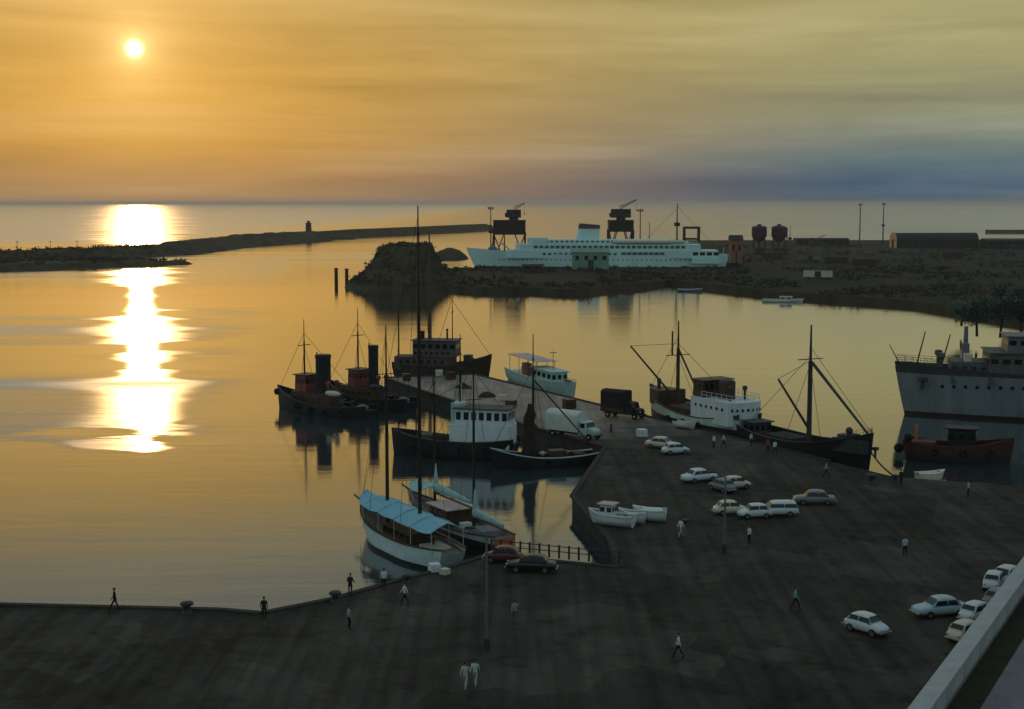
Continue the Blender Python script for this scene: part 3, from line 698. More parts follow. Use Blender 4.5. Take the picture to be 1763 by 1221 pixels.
# --- coaster with white upper works, outer side of pier
OUT = (PE1 - PE0).normalized(); ON = Vector((-OUT.y, OUT.x))      # along the pier to the shore, outwards
def white_coaster():
    bow = Vector((17.0, 202.6)) + ON * 3.3; st = bow + OUT * 24; c = (bow + st) / 2; L = 24
    t = thing('coaster', 'coaster with white stern house and pale green band round its brown bow', 'ship', (c.x, c.y, 0), heading(st, bow))
    hm = mat('coaster_band_paint', (.03, .022, .02), .6, .25, 1, .3, bands=[(2.2, (.50, .60, .52)), (3.5, (.10, .055, .038))], streak=True)
    zs, hw = make_hull(t, L, 6.2, 2.9, 2.6, 1.3, hm, draft=1.6, rake=1.0, transom=.6, bul=.85, capm=BROWN)
    X = lambda k: -L / 2 + L * k
    MB().prism([(X(.76), -2.3), (X(.9), -1.5), (X(.97), -.5), (X(.97), .5), (X(.9), 1.5), (X(.76), 2.3)], 3.2, 5.3).build('forecastle', BROWN, t)
    MB().box(X(.44), X(.72), -1.8, 1.8, 2.2, 3.5, .08, .08).build('hatch_cover', mat('brown_tarpaulin', (.075, .048, .036), .9, .25, 1.5), t, bevel=.06)
    # white stern house, rounded aft
    pts = [(X(.40), -2.75), (X(.40), 2.75)] + [(X(.06) - 1.1 + 1.3 * (1 - math.cos(a)) if False else X(.07) - 1.2 * math.sin(a + 0), 2.75 * math.cos(a)) for a in [math.pi * i / 10 for i in range(11)]]
    sh = MB().prism(pts, 2.6, 5.7).build('stern_house', WHITE, t)
    portholes(sh, [X(.10 + .05 * i) for i in range(6)], .2, 4.7, -2.76); portholes(sh, [X(.10 + .05 * i) for i in range(6)], .2, 4.7, 2.76)
    b0_ = None
    for i in range(2, 9):
        a = math.pi * i / 10
        o = MB().tube((-.06, 0, 0), (.06, 0, 0), .2, .2, 10).build('porthole', GLASS, sh) if b0_ is None else link('porthole', b0_, sh)
        b0_ = b0_ or o; o.location = (X(.07) - 1.2 * math.sin(a), 2.75 * math.cos(a), 4.7); o.rotation_euler = (0, 0, math.pi - math.atan2(2.75 * math.cos(a), 1.2 * math.sin(a)))
    railing(t, [(X(.07) - 1.1, 0, 5.7), (X(.07) - .6, 2.2, 5.7), (X(.3), 2.7, 5.7)], .9, 1, .03, WHITE); railing(t, [(X(.07) - 1.1, 0, 5.7), (X(.07) - .6, -2.2, 5.7), (X(.3), -2.7, 5.7)], .9, 1, .03, WHITE)
    wh = wheelhouse(t, X(.30), X(.41), 4.6, 5.7, 7.9, BROWN, BROWN, nwin=3, wz=.62, wh=.8)
    MB().lathe([(1.05, 5.7), (1.0, 7.0), (1.0, 7.9), (.9, 8.1), (.3, 8.3)], (X(.23), 0, 0), 18, 1.25, 1, -.05).build('funnel', mat('brown_funnel_paint', (.075, .042, .03), .6, .2, 1), t, smooth='edge')
    for y_ in (-1.2, 1.2): MB().lathe([(.16, 5.7), (.16, 6.9), (.36, 7.2), (.34, 7.5), (.15, 7.6)], (X(.12), y_, 0), 10).build('ventilator', DARKGREY, t, smooth='edge')
    m_ = mast(t, X(.70), 0, 2.4, 15.2, .30, BROWN, yard=[(10.4, 2.0)])
    MB().tube((X(.70), 1.0, 10.4), (X(.70), 1.0, 13.8), .14, .12).build('topmast', BROWN, m_)
    MB().tube((X(.70) + .3, 0, 4.0), (X(.70) + 3.6, 5.6, 11.6), .17, .12).build('derrick_boom', BROWN, m_)
    MB().tube((X(.70) - .3, 0, 11.0), (X(.48), -.6, 4.2), .15, .12).build('derrick_boom', BROWN, m_)
    stays(t, [((X(.7), 0, 10.4), (X(.66), 2.7, 3)), ((X(.7), 0, 10.4), (X(.66), -2.7, 3)), ((X(.7), 0, 13), (X(.98), 0, zs(.98))), ((X(.7), 0, 12), (X(.36), 0, 8)), ((X(.70) + 3.6, 5.6, 11.6), (X(.70), 0, 12))], .03)
    MB().tube((X(.88), .3, 5.3), (X(.88), .3, 6.2), .3, .25).ball((X(.88), .3, 6.4), .33).build('windlass', DARKGREY, t)
    for k in (.3, .45, .6): fender(t, (X(k), hw(k) + .15, 1.9), .42, .16)
white_coaster()

# --- dark coaster, bow to the shore
def dark_coaster():
    bow = Vector((38.6, 160.6)) + ON * 3.5; st = bow - OUT * 24.5; c = (bow + st) / 2; L = 24.5
    bow = bow
    t = thing('coaster', 'black hulled coaster with tall derrick mast, bow towards the quay', 'ship', (c.x, c.y, 0), heading(st, bow))
    zs, hw = make_hull(t, L, 6.0, 2.5, 2.6, .5, BLACK, draft=1.6, rake=1.0, transom=.6, bul=.9, capm=DARKGREY)
    X = lambda k: -L / 2 + L * k
    MB().box(X(.24), X(.46), -1.8, 1.8, 1.6, 2.6, .08, .08).build('hatch_cover', mat('black_tarpaulin', (.03, .028, .025), .9, .25, 1.5), t, bevel=.06)
    m_ = mast(t, X(.53), 0, 2.0, 16.8, .33, DARKGREY, yard=[(12.6, 1.9)])
    MB().tube((X(.53) + .3, 0, 12.2), (X(.955), .3, 4.7), .20, .14).build('derrick_boom', DARKGREY, m_)
    MB().tube((X(.53) - .3, 0, 4.2), (X(.39), -2.2, 9.9), .18, .13).build('derrick_boom', DARKGREY, m_)
    stays(t, [((X(.53), 0, 12), (X(.48), 2.8, 2.6)), ((X(.53), 0, 12), (X(.48), -2.8, 2.6)), ((X(.53), 0, 14), (X(.99), 0, zs(.99))), ((X(.53), 0, 13), (X(.03), 0, 3)), ((X(.39), -2.2, 9.9), (X(.53), 0, 12.4))], .03)
    MB().box(X(.80), X(.86), -1.1, 1.1, 3.0, 4.4).ball((X(.83), 0, 4.8), .45).build('windlass', DARKGREY, t)
    MB().prism([(X(.80), -2.0), (X(.92), -1.2), (X(.98), -.3), (X(.98), .3), (X(.92), 1.2), (X(.80), 2.0)], 2.5, 4.1).build('forecastle', DARKGREY, t)
    wheelhouse(t, X(.06), X(.16), 2.8, 1.7, 3.5, DARKGREY, nwin=2)
    railing(t, [(X(.84), 2.0, zs(.84)), (X(.93), 1.1, zs(.93)), (X(.99), .1, zs(.99))], .7, .9, .025); railing(t, [(X(.84), -2.0, zs(.84)), (X(.93), -1.1, zs(.93)), (X(.99), -.1, zs(.99))], .7, .9, .025)
    MB().lathe([(.12, 0), (.14, .9), (.4, 1.0), (.4, 1.3)], (X(.975), .9, 2.0), 8).build('anchor', DARKGREY, t)
    e = Vector(G(1541, 829, QZ)); p0 = Vector((bow.x, bow.y, 0)) + Vector((*(OUT * -.8), 3.2))
    rp = MB(); pts = [p0.lerp(Vector((e.x, e.y, QZ + .5)), i / 8) - Vector((0, 0, .35 * math.sin(math.pi * i / 8))) for i in range(9)]
    o = rp.poly(pts, .09).build('mooring_rope', ROPE); tag(o, 'thick dark rope from black coaster bow down to the quay', 'rope')
dark_coaster()

# --- grey ship at the eastern quay
def grey_ship():
    bow = Vector((57.4, 212)); st = Vector((121, 199)); c = (bow + st) / 2; L = (bow - st).length
    t = thing('cargo_ship', 'big grey hulled cargo ship, flared bow with rails and light mast', 'ship', (c.x, c.y, 0), heading(st, bow))
    hm = mat('grey_ship_hull', (.045, .02, .018), .6, .25, .5, .3, bands=[(.5, (.20, .22, .22)), (6.3, (.05, .055, .05))], streak=True)
    zs, hw = make_hull(t, L, 11, 6.2, 1.7, .5, hm, draft=3, rake=2.4, transom=.6, bul=1.0, n=26, capm=DARKGREY, p=2.6)
    X = lambda k: -L / 2 + L * k
    gm = mat('dull_green_grey_paint', (.10, .115, .095), .7, .25, .8)
    MB().box(X(.78), X(.88), -3, 3, 5.2, 8.4, .1, .1).build('forecastle_house', gm, t, bevel=.1)
    windows(t, [X(.79 + .02 * i) for i in range(5)], .7, .6, 7.4, 2.93); windows(t, [X(.79 + .02 * i) for i in range(5)], .7, .6, 7.4, -2.93)
    wheelhouse(t, X(.60), X(.80), 8.6, 5.2, 9.8, gm, nwin=8, wz=.75, name='bridge'); wheelhouse(t, X(.62), X(.76), 7, 9.9, 12.2, GREYP, nwin=6)
    MB().box(X(.835), X(.85), -2.8, 2.8, 8.4, 9.5).build('bridge_wing', CREAM, t)
    MB().lathe([(.55, 8.4), (.55, 10.8), (.35, 11), (.28, 13.4)], (X(.845), .5, 0), 12).build('samson_post', GREYP, t, smooth='edge')
    MB().tube((X(.955), 1.0, 6.8), (X(.935), 1.0, 12.6), .14, .08).build('mast', BROWN, t)
    MB().tube((X(.90), 1.0, 6.8), (X(.88), 1.0, 12.2), .14, .08).build('mast', BROWN, t)
    for y_ in (2.2, -2.2): MB().lathe([(.3, 7), (.3, 8.6), (.62, 9), (.55, 9.5), (.2, 9.6)], (X(.90), y_, 0), 10).build('ventilator', gm, t, smooth='edge')
    for sgn in (1, -1): railing(t, [(X(.80), sgn * 4.3, zs(.80)), (X(.9), sgn * 2.9, zs(.9)), (X(.96), sgn * 1.4, zs(.96)), (X(.995), sgn * .2, zs(.995))], 1.05, 1.1, .035, GREYP, 3)
    MB().tube((X(.992), 0, 7.9), (X(1.0) + .8, 0, 10.4), .09, .05).build('jackstaff', DARKGREY, t)
    portholes(t, [X(.70 + .025 * i) for i in range(9)], .28, 4.9, 5.0); portholes(t, [X(.70 + .025 * i) for i in range(9)], .28, 4.9, -5.0)
    MB().lathe([(.2, -.9), (.25, .3), (.75, .5), (.7, .9)], (X(.94), 2.4, 4.9), 8).build('anchor', DARKGREY, t)
grey_ship()

def workboat():
    bow = Vector((61, 170.5)); st = Vector((48.6, 174.5)); c = (bow + st) / 2; L = (bow - st).length
    t = thing('workboat', 'rusty red workboat with round black stern fenders under the grey ship', 'boat', (c.x, c.y, 0), heading(st, bow))
    zs, hw = make_hull(t, L, 4.4, 2.0, 1.2, .6, mat('workboat_paint', (.03, .025, .03), .6, .3, 1, .3, bands=[(1.1, (.07, .022, .016))]), draft=.9, rake=.6, transom=.85, bul=.6, capm=RUST)
    X = lambda k: -L / 2 + L * k
    wheelhouse(t, X(.40), X(.66), 2.6, 1.6, 4.1, BLACK, nwin=3); MB().box(X(.08), X(.3), -1.2, 1.2, 1.4, 2.3).build('engine_casing', RUST, t, bevel=.06)
    MB().tube((X(.12), -.8, 1.4), (X(.12), -.8, 4.4), .2, .16).build('exhaust_stack', ORANGE, t)
    ballpart(t, 'ball_fender', (X(0) - .55, .9, 1.1), .62, RUBBER); ballpart(t, 'ball_fender', (X(.05), -2.3, 3.0), .5, RUBBER)
    for k in (.3, .55, .8):
        for sgn in (1, -1): fender(t, (X(k), sgn * (hw(k) + .12), 1.3))
workboat()

# --- fishing boats in the basin
def fishing_one():
    bow = Vector((-15.2, 177.5)); st = Vector((.6, 173.5)); c = (bow + st) / 2; L = (bow - st).length
    t = thing('fishing_boat', 'black hulled fishing boat with long white windowed wheelhouse and mast', 'boat', (c.x, c.y, 0), heading(st, bow), 'fishing boats beside the pier')
    zs, hw = make_hull(t, L, 5.0, 2.2, 1.1, .5, BLACK, draft=1.2, rake=.4, transom=.75, bul=.7, capm=DARKGREY, p=2.8)
    X = lambda k: -L / 2 + L * k
    MB().box(X(.03), X(.50), -1.9, 1.9, 1.5, 4.4).build('deckhouse', WHITE, t, bevel=.06)
    wheelhouse(t, X(.04), X(.46), 3.5, 4.4, 6.3, WHITE, mat('worn_green_roof', (.08, .09, .06), .8, .3, 1.5), nwin=7, wz=.55, wh=.95)
    MB().box(X(.41), X(.50), -1.2, 1.2, 4.4, 6.9).build('companion', TEALP, t, bevel=.05)
    mast(t, X(.46), -.9, 4.4, 15.3, .17, yard=[(11, .8)])
    mast(t, X(.80), 0, 2.0, 6.4, .11, name='stump_mast')
    stays(t, [((X(.46), -.9, 13), (X(.97), 0, zs(.97))), ((X(.46), -.9, 13), (X(.03), 0, 4.5)), ((X(.8), 0, 6), (X(.46), -.9, 9))], .03)
    MB().box(X(.66), X(.78), -1, 1, 2, 2.8).build('fish_hold_hatch', DECK, t, bevel=.05)
    ballpart(t, 'net_pile', (X(.60), .3, 2.2), .9, mat('brown_net', (.045, .03, .02), .95, .4, 6), sx=1.3, sy=1.4, sz=.8)
    for k in (.2, .4, .6, .8):
        for sgn in (1, -1): fender(t, (X(k), sgn * (hw(k) + .12), 1.3))
    deck_gear(t, [(X(.55 + .06 * i), (-1) ** i * (.7 + .3 * (i % 2)), 1.65) for i in range(6)], 11)
    stays(t, [((X(.46), -.9, 11), (X(.40), 1.7, 4.4)), ((X(.46), -.9, 11), (X(.52), -2.2, 2.2)), ((X(.46), -.9, 11), (X(.52), 2.2, 2.2))], .03)
    # slim pale staff
    MB().tube((X(.42), .9, 6.9), (X(.42), .9, 9.4), .05).build('flagstaff', CREAM, t)
fishing_one()
def fishing_two():
    bow = Vector((-2.6, 167.2)); st = Vector((10.2, 171.0)); c = (bow + st) / 2; L = (bow - st).length
    t = thing('fishing_boat', 'dark fishing boat with brown sail bundled on mast, pale gunwale line', 'boat', (c.x, c.y, 0), heading(st, bow), 'fishing boats beside the pier')
    zs, hw = make_hull(t, L, 3.9, 1.2, 1.3, .25, BLACK, draft=1, rake=.5, transom=.7, bul=.5, capm=TEALP)
    X = lambda k: -L / 2 + L * k
    m_ = mast(t, X(.60), 0, .8, 16.0, .17, yard=[(13.0, .5), (11.6, .35)])
    MB().tube((X(.60) - .2, 0, 10.4), (X(.06), .5, 2.4), .10, .07).build('boom', WOODMAST, m_)
    nm = mat('hung_brown_net', (.042, .030, .02), .95, .4, 3)
    rings = []
    for i in range(10):
        z = 1.2 + 6.4 * i / 9; w_ = (1.0, .95, .75, .85, .7, .78, .62, .66, .45, .2)[i]
        rings.append([(X(.63) + w_ * (math.cos(a) * (1 + .22 * math.sin(5 * a + i * .6)) - .25 * (i % 3 - 1) * .6), w_ * .55 * math.sin(a), z + .1 * math.sin(4 * a)) for a in [2 * math.pi * j / 14 for j in range(14)]])
    MB().loft(rings).build('bundled_sail', nm, t, smooth=True)
    MB().box(X(.30), X(.45), -.8, .8, .8, 1.9).build('engine_box', BROWN, t, bevel=.05)
    MB().box(X(.12), X(.22), -1, 1, .8, 1.5).build('fish_crate', RUST, t, bevel=.03)
    ballpart(t, 'float_buoy', (X(.26), -1.0, 1.3), .35, ORANGE); ballpart(t, 'float_buoy', (X(.48), -1.2, 1.3), .3, CREAM)
    stays(t, [((X(.6), 0, 12), (X(.98), 0, zs(.98))), ((X(.6), 0, 12), (X(.5), 1.8, 1.3)), ((X(.6), 0, 12), (X(.5), -1.8, 1.3))], .028)
    for k in (.3, .5, .7): fender(t, (X(k), hw(k) + .12, .7), .3, .11)
fishing_two()

# --- the two sailing yachts, stern to the quay
def yacht(label, bow, st, L, Bm, masts, hm, awn, extras):
    c = (bow + st) / 2
    t = thing('sailing_yacht', label, 'yacht', (c.x, c.y, 0), heading(st, bow), 'two-masted yachts stern to the quay')
    zs, hw = make_hull(t, L, Bm, 1.7, 1.1, .4, hm, mat('pale_teak_deck', (.20, .15, .11), .7, .2, 3), draft=1.5, rake=2.6, transom=.5, bul=.35, overhang=2.4, capm=BROWN, p=2.0)
    X = lambda k: -L / 2 + L * k
    extras(t, X, zs, hw)
    for k, top, m in masts:
        mm = mast(t, X(k), 0, 1.2, top, .19 if top > 20 else .15, m)
        for zy in (.55, .78): MB().tube((X(k), -.8, top * zy), (X(k), .8, top * zy), .04).build('spreader', m, mm)
        stays(t, [((X(k), 0, top * .95), (X(k) - .6, sg * hw(k - .02), zs(k))) for sg in (-1, 1)], .018)
        stays(t, [((X(k), 0, top * .97), (X(.99), 0, zs(.99) + .1))], .018)
    MB().tube((X(.97), 0, zs(1)), (X(1.0) + 1.6, 0, zs(1) + .35), .12, .08).build('bowsprit', BROWN, t)
    railing(t, [(X(.5), hw(.5) - .1, zs(.5)), (X(.75), hw(.75) - .1, zs(.75)), (X(.96), hw(.96) - .05, zs(.96))], .6, 1.3, .018, CHROME)
    railing(t, [(X(.5), -hw(.5) + .1, zs(.5)), (X(.75), -hw(.75) + .1, zs(.75)), (X(.96), -hw(.96) + .05, zs(.96))], .6, 1.3, .018, CHROME)
    return t, X, zs, hw
def awning(t, x0, x1, wf, zr, ze, m, n=6, name='awning', sag=.12):
    rings = []
    for i in range(n * 4 + 1):
        x = x0 + (x1 - x0) * i / (n * 4); k = i / 4; dz = -sag * math.sin(math.pi * (k % 1)) + .03 * math.sin(i * 1.9); w_ = wf(x)
        sec = [(-w_ / 2, ze), (-w_ * .25, ze + (zr - ze) * .6), (0, zr), (w_ * .25, ze + (zr - ze) * .6), (w_ / 2, ze)]
        rings.append([(x, y, z + dz) for y, z in sec] + [(x, y, z + dz - .05) for y, z in reversed(sec)])
    a = MB().loft(rings).build(name, m, t, smooth='edge')
    for i in range(n + 1):
        x = x0 + (x1 - x0) * i / n; w_ = wf(x)
        for sg in (-1, 1): MB().tube((x, sg * (w_ / 2 - .05), 1.2), (x, sg * (w_ / 2 - .05), ze - .04), .03, .03, 5).build('awning_pole', CREAM, a)
        r_ = [(x, y, z + .035) for y, z in [(-w_ / 2, ze), (-w_ * .25, ze + (zr - ze) * .6), (0, zr), (w_ * .25, ze + (zr - ze) * .6), (w_ / 2, ze)]]
        MB().poly(r_, .035, 5).build('batten', m, a)
    return a
def sailcover(t, x0, x1, z0, z1, r, m, peak):      # furled sail on a boom with the throat climbing the mast
    rings = []
    for i in range(12):
        k = i / 11; x = x0 + (x1 - x0) * k; rr = r * (1.2 - .75 * k)
        zc = z0 + (z1 - z0) * k
        rings.append([(x, rr * .55 * math.cos(a), zc + rr * (1 + .12 * math.sin(i * 2.3)) * math.sin(a)) for a in [2 * math.pi * j / 12 for j in range(12)]])
    lf = [[(x0 + (x1 - x0) * .02 + w_ * math.cos(a) - (x0 - x1) * 0, w_ * .5 * math.sin(a), z) for a in [2 * math.pi * j / 10 for j in range(10)]] for z, w_ in ((z0 - .2, r * 1.15), (z0 + peak * .3, r * .85), (z0 + peak * .65, r * .5), (z0 + peak, r * .12))]
    MB().loft(lf).build('furled_luff', m, t, smooth=True)
    MB().loft(rings).build('furled_sail', m, t, smooth=True)
def y1x(t, X, zs, hw):
    awning(t, X(.93), X(.06), lambda x: min(3.9, 2 * hw(x / 19.2 + .5) + .15), 4.15, 3.45, BLUEAWN, 5)
    MB().box(X(.30), X(.62), -1.2, 1.2, 1.3, 2.3, .1, .1).build('coachroof', BROWN, t, bevel=.06)
    windows(t, [X(.34 + .06 * i) for i in range(5)], .7, .35, 1.9, -1.17); windows(t, [X(.34 + .06 * i) for i in range(5)], .7, .35, 1.9, 1.17)
    MB().box(X(.12), X(.24), -1, 1, 1.2, 1.75).build('cockpit_seat', CREAM, t, bevel=.04)
    MB().lathe([(.1, 0), (.1, .8), (.5, .82), (.5, .9)], (X(.2), 0, 1.5), 12).build('wheel_stand', BROWN, t)
yh1 = mat('yacht_white_band', (.02, .022, .025), .5, .15, 1, .3, bands=[(.35, (.55, .66, .66)), (2.0, (.50, .62, .64))])
yacht('white schooner under a long blue awning, tallest mast in the harbour', Vector((-14.6, 135.5)), Vector((-5.0, 119.0)), 19.2, 4.8, [(.688, 20.3, WOODMAST), (.334, 31.3, WOODMAST)], yh1, 0, y1x)
def y2x(t, X, zs, hw):
    awning(t, X(.90), X(.70), lambda x: min(3.4, 2 * hw(x / 19.4 + .5) + .15), 4.3, 3.9, GREENAWN, 2)
    MB().box(X(.42), X(.62), -1.5, 1.5, 1.2, 3.0, .1, .08).build('deckhouse', BROWN, t, bevel=.06)
    MB().box(X(.40), X(.63), -1.75, 1.75, 3.0, 3.12).build('deckhouse_roof', PINKDECK, t, bevel=.03)
    windows(t, [X(.45 + .05 * i) for i in range(4)], .7, .6, 2.4, -1.46); windows(t, [X(.45 + .05 * i) for i in range(4)], .7, .6, 2.4, 1.46)
    sailcover(t, X(.70), X(.33), 4.2, 4.0, .42, GREENAWN, 2.3)
    sailcover(t, X(.29), X(.01), 3.2, 3.0, .40, GREENAWN, 2.2)
    MB().tube((X(.70), 0, 3.6), (X(.31), 0, 3.5), .1).build('boom', BROWN, t); MB().tube((X(.29), 0, 2.7), (X(-.01), 0, 2.6), .09).build('boom', BROWN, t)
    MB().box(X(.12), X(.24), -1.2, 1.2, 1.2, 2.1).build('cockpit_coaming', mat('mauve_canvas', (.24, .22, .25), .85, .15, 2), t, bevel=.05)
    MB().box(X(.0) - .06, X(.0) + .05, -1.05, 1.05, .75, 1.95).build('transom_board', ORANGE, t)
    MB().box(X(.36), X(.40), -.5, .5, 1.3, 1.9).build('deck_cushion', WHITE, t, bevel=.04)
yh2 = mat('yacht_dark_hull', (.028, .024, .022), .5, .2, 1, .3, bands=[(1.4, (.40, .48, .48))])
yacht('dark hulled ketch with furled pale green sails and pink deckhouse roof', Vector((-10.4, 140.8)), Vector((-.6, 123.8)), 19.4, 4.4, [(.705, 15.6, WOODMAST), (.295, 17.5, WOODMAST)], yh2, 0, y2x)

# --- small boats
def small_boat(label, pos, rz, L, Bm, hm, cabin=None, group=None, name='small_boat', cover=None, z=0):
    t = thing(name, label, 'boat', (pos[0], pos[1], z), rz, group)
    zs, hw = make_hull(t, L, Bm, .75, .35, .05, hm, mat('small_boat_deck', (.30, .27, .22), .7, .2, 3), draft=.3, rake=.5, transom=.8, bul=.3, n=12, overhang=.1, capm=WHITE)
    X = lambda k: -L / 2 + L * k
    for k in (.25, .5): MB().box(X(k) - .15, X(k) + .15, -hw(k) + .12, hw(k) - .12, .55, .62).build('thwart', DECK, t)
    if cabin: wheelhouse(t, X(.42), X(.72), Bm * .6, .45, 1.7, cabin, PINKDECK, nwin=2, wz=.66, wh=.4, over=.15, name='cabin')
    if cover: awning_box = MB().box(X(.1), X(.75), -Bm * .38, Bm * .38, .80, .98, .25, .25).build('cover', cover, t, bevel=.04)
    return t
p = G(1052, 905, QZ); small_boat('white cabin boat with pink roof hauled out on the quay', p, R(-28 + 180), 4.6, 1.9, WHITE, WHITE, z=QZ + .30)
p = G(1088, 901, QZ); small_boat('small white open rowing boat on the quay behind cabin boat', p, R(170), 2.6, 1.3, WHITE, z=QZ + .3, group='rowing boats hauled out', name='rowing_boat')
p = G(1118, 897, QZ); small_boat('white rowing boat under a pale cover hauled out on quay', p, R(168), 3.2, 1.5, WHITE, cover=WHITE, z=QZ + .3, group='rowing boats hauled out', name='rowing_boat')
p = G(1602, 826); small_boat('cream dinghy afloat beside the quay near the workboat', p, R(10), 3.4, 1.5, CREAM, cover=CREAM, name='dinghy')
p = G(1015, 502); small_boat('pale motorboat moored off the rubble shore before the liner', p, R(165), 9, 3, GREYP, CREAM, name='motorboat')
p = G(1348, 520); small_boat('pale cabin cruiser moored along the far yard quay', p, R(-12), 13, 4, CREAM, TEALP, name='cabin_cruiser')
p = G(1188, 502); small_boat('low grey barge lying at the start of the far quay', p, R(-14), 9, 3, GREYP, name='barge')

# ------------------------------------------------------------------ footbridge railing on the quay edge
ra = Vector(G(846, 952, QZ)); rb = Vector(G(1066, 974, QZ))
rl = thing('quay_railing', 'dark post and rail fence along the basin quay edge', 'railing', (ra.x, ra.y, QZ), heading(ra, rb))
rlen = (rb - ra).length; npost = 13; pb = None
for i in range(npost + 1):
    o = MB().box(-.07, .07, -.07, .07, .1, 1.25).build('post', DARKGREY, rl, bevel=.01) if pb is None else link('post', pb, rl)
    pb = pb or o; o.location = (rlen * i / npost, .0, 0); o.rotation_euler = (random.uniform(-.03, .03), random.uniform(-.03, .03), 0)
for z in (.68, 1.12): MB().tube((0, 0, z), (rlen, 0, z), .04).build('rail', DARKGREY, rl)

# ------------------------------------------------------------------ lamp posts
def lamp_post(label, base, h):
    t = thing('lamp_post', label, 'lamp post', base, 0, 'lamp posts on the quay')
    MB().tube((0, 0, 0), (0, 0, h - .4), .12, .07, 10).build('pole', GREYP, t); MB().lathe([(.22, 0), (.2, .7), (.13, .8)], n=10).build('base', DARKGREY, t)
    MB().tube((0, 0, h - .45), (-.8, 0, h), .05, .045, 8).build('arm', GREYP, t)
    MB().box(-1.5, -.7, -.16, .16, h - .04, h + .14, .08, .05).build('lamp_head', DARKGREY, t, bevel=.03)
lamp_post('grey street lamp on the open quay before the yacht sterns', tuple(G(838, 1118, QZ)), 8.3)
lamp_post('grey street lamp beside the cars parked at the pier root', tuple(G(1247, 952, QZ)), 7.0)

# ------------------------------------------------------------------ bollards
def bollard(label, px, py, s=1., group='mooring bollards along the quay', m=DARKGREY):
    p = G(px, py, QZ); t = thing('bollard', label, 'bollard', tuple(p), 0, group)
    MB().lathe([(.34 * s, 0), (.30 * s, .08 * s), (.22 * s, .16 * s), (.21 * s, .42 * s)], n=14).build('stem', m, t, smooth='edge')
    MB().lathe([(.21 * s, .42 * s), (.38 * s, .48 * s), (.40 * s, .60 * s), (.30 * s, .68 * s), (.05, .70 * s)], n=14).build('head', m, t, smooth='edge')
for px, py, s, lb in ((322, 1055, 1.25, 'cast iron bollard on quay edge between walking man and quay corner'), (577, 1036, 1.2, 'cast iron bollard beside the standing angler near the schooner'),
                      (1500, 832, 1.5, 'stout bollard on the shore just off the black coaster bow'), (1541, 830, 1.2, 'bollard holding the thick rope of the black coaster'),
                      (700, 1003, 1.0, 'bollard on the quay close under the schooner hull'), (1180, 905, .9, 'low bollard on the quay behind the covered rowing boat')):
    bollard(lb, px, py, s)
def post_pair(px, py, label):
    p = G(px, py, QZ); t = thing('mooring_post', label, 'post', tuple(p), 0)
    MB().tube((0, 0, 0), (0, 0, .9), .16, .14, 10).build('shaft', DARKGREY, t); MB().lathe([(.2, .9), (.2, 1.0), (.05, 1.05)], n=10).build('cap', DARKGREY, t)
post_pair(1052, 744, 'dark post on the pier beside the covered lorry')

# ------------------------------------------------------------------ vehicles
def car_mesh(kind):
    """rounded 1960s body: list of (x, half-width, sill z, shoulder z) stations, nose at +x"""
    if kind == 'small':  L, Wd = 3.25, 1.40; st = [(-1.62, .50, .38, .62), (-1.50, .60, .32, .80), (-1.1, .68, .28, .93), (-.4, .70, .26, .95), (.4, .70, .26, .92), (.95, .67, .28, .86), (1.35, .60, .32, .76), (1.56, .50, .36, .64), (1.62, .42, .42, .56)]; gh = [(-1.28, .95), (-.98, 1.30), (-.55, 1.40), (.1, 1.40), (.45, 1.33), (.80, .93)]
    elif kind == 'saloon': L, Wd = 4.1, 1.56; st = [(-2.05, .60, .40, .70), (-1.95, .70, .32, .84), (-1.4, .76, .28, .88), (-.5, .78, .26, .92), (.5, .78, .26, .91), (1.2, .76, .28, .86), (1.75, .70, .32, .80), (2.0, .62, .36, .70), (2.05, .52, .42, .62)]; gh = [(-1.35, .92), (-.95, 1.36), (-.45, 1.44), (.15, 1.44), (.48, 1.37), (.98, .92)]
    else: L, Wd = 4.1, 1.58; st = [(-2.05, .66, .40, .74), (-1.98, .74, .32, .90), (-1.4, .77, .28, .92), (-.5, .78, .26, .93), (.5, .78, .26, .92), (1.2, .76, .28, .86), (1.75, .70, .32, .80), (2.0, .62, .36, .70), (2.05, .52, .42, .62)]; gh = [(-1.95, .93), (-1.78, 1.40), (-1.3, 1.47), (.15, 1.46), (.48, 1.38), (.98, .92)]
    return L, Wd, st, gh
_cars = {}
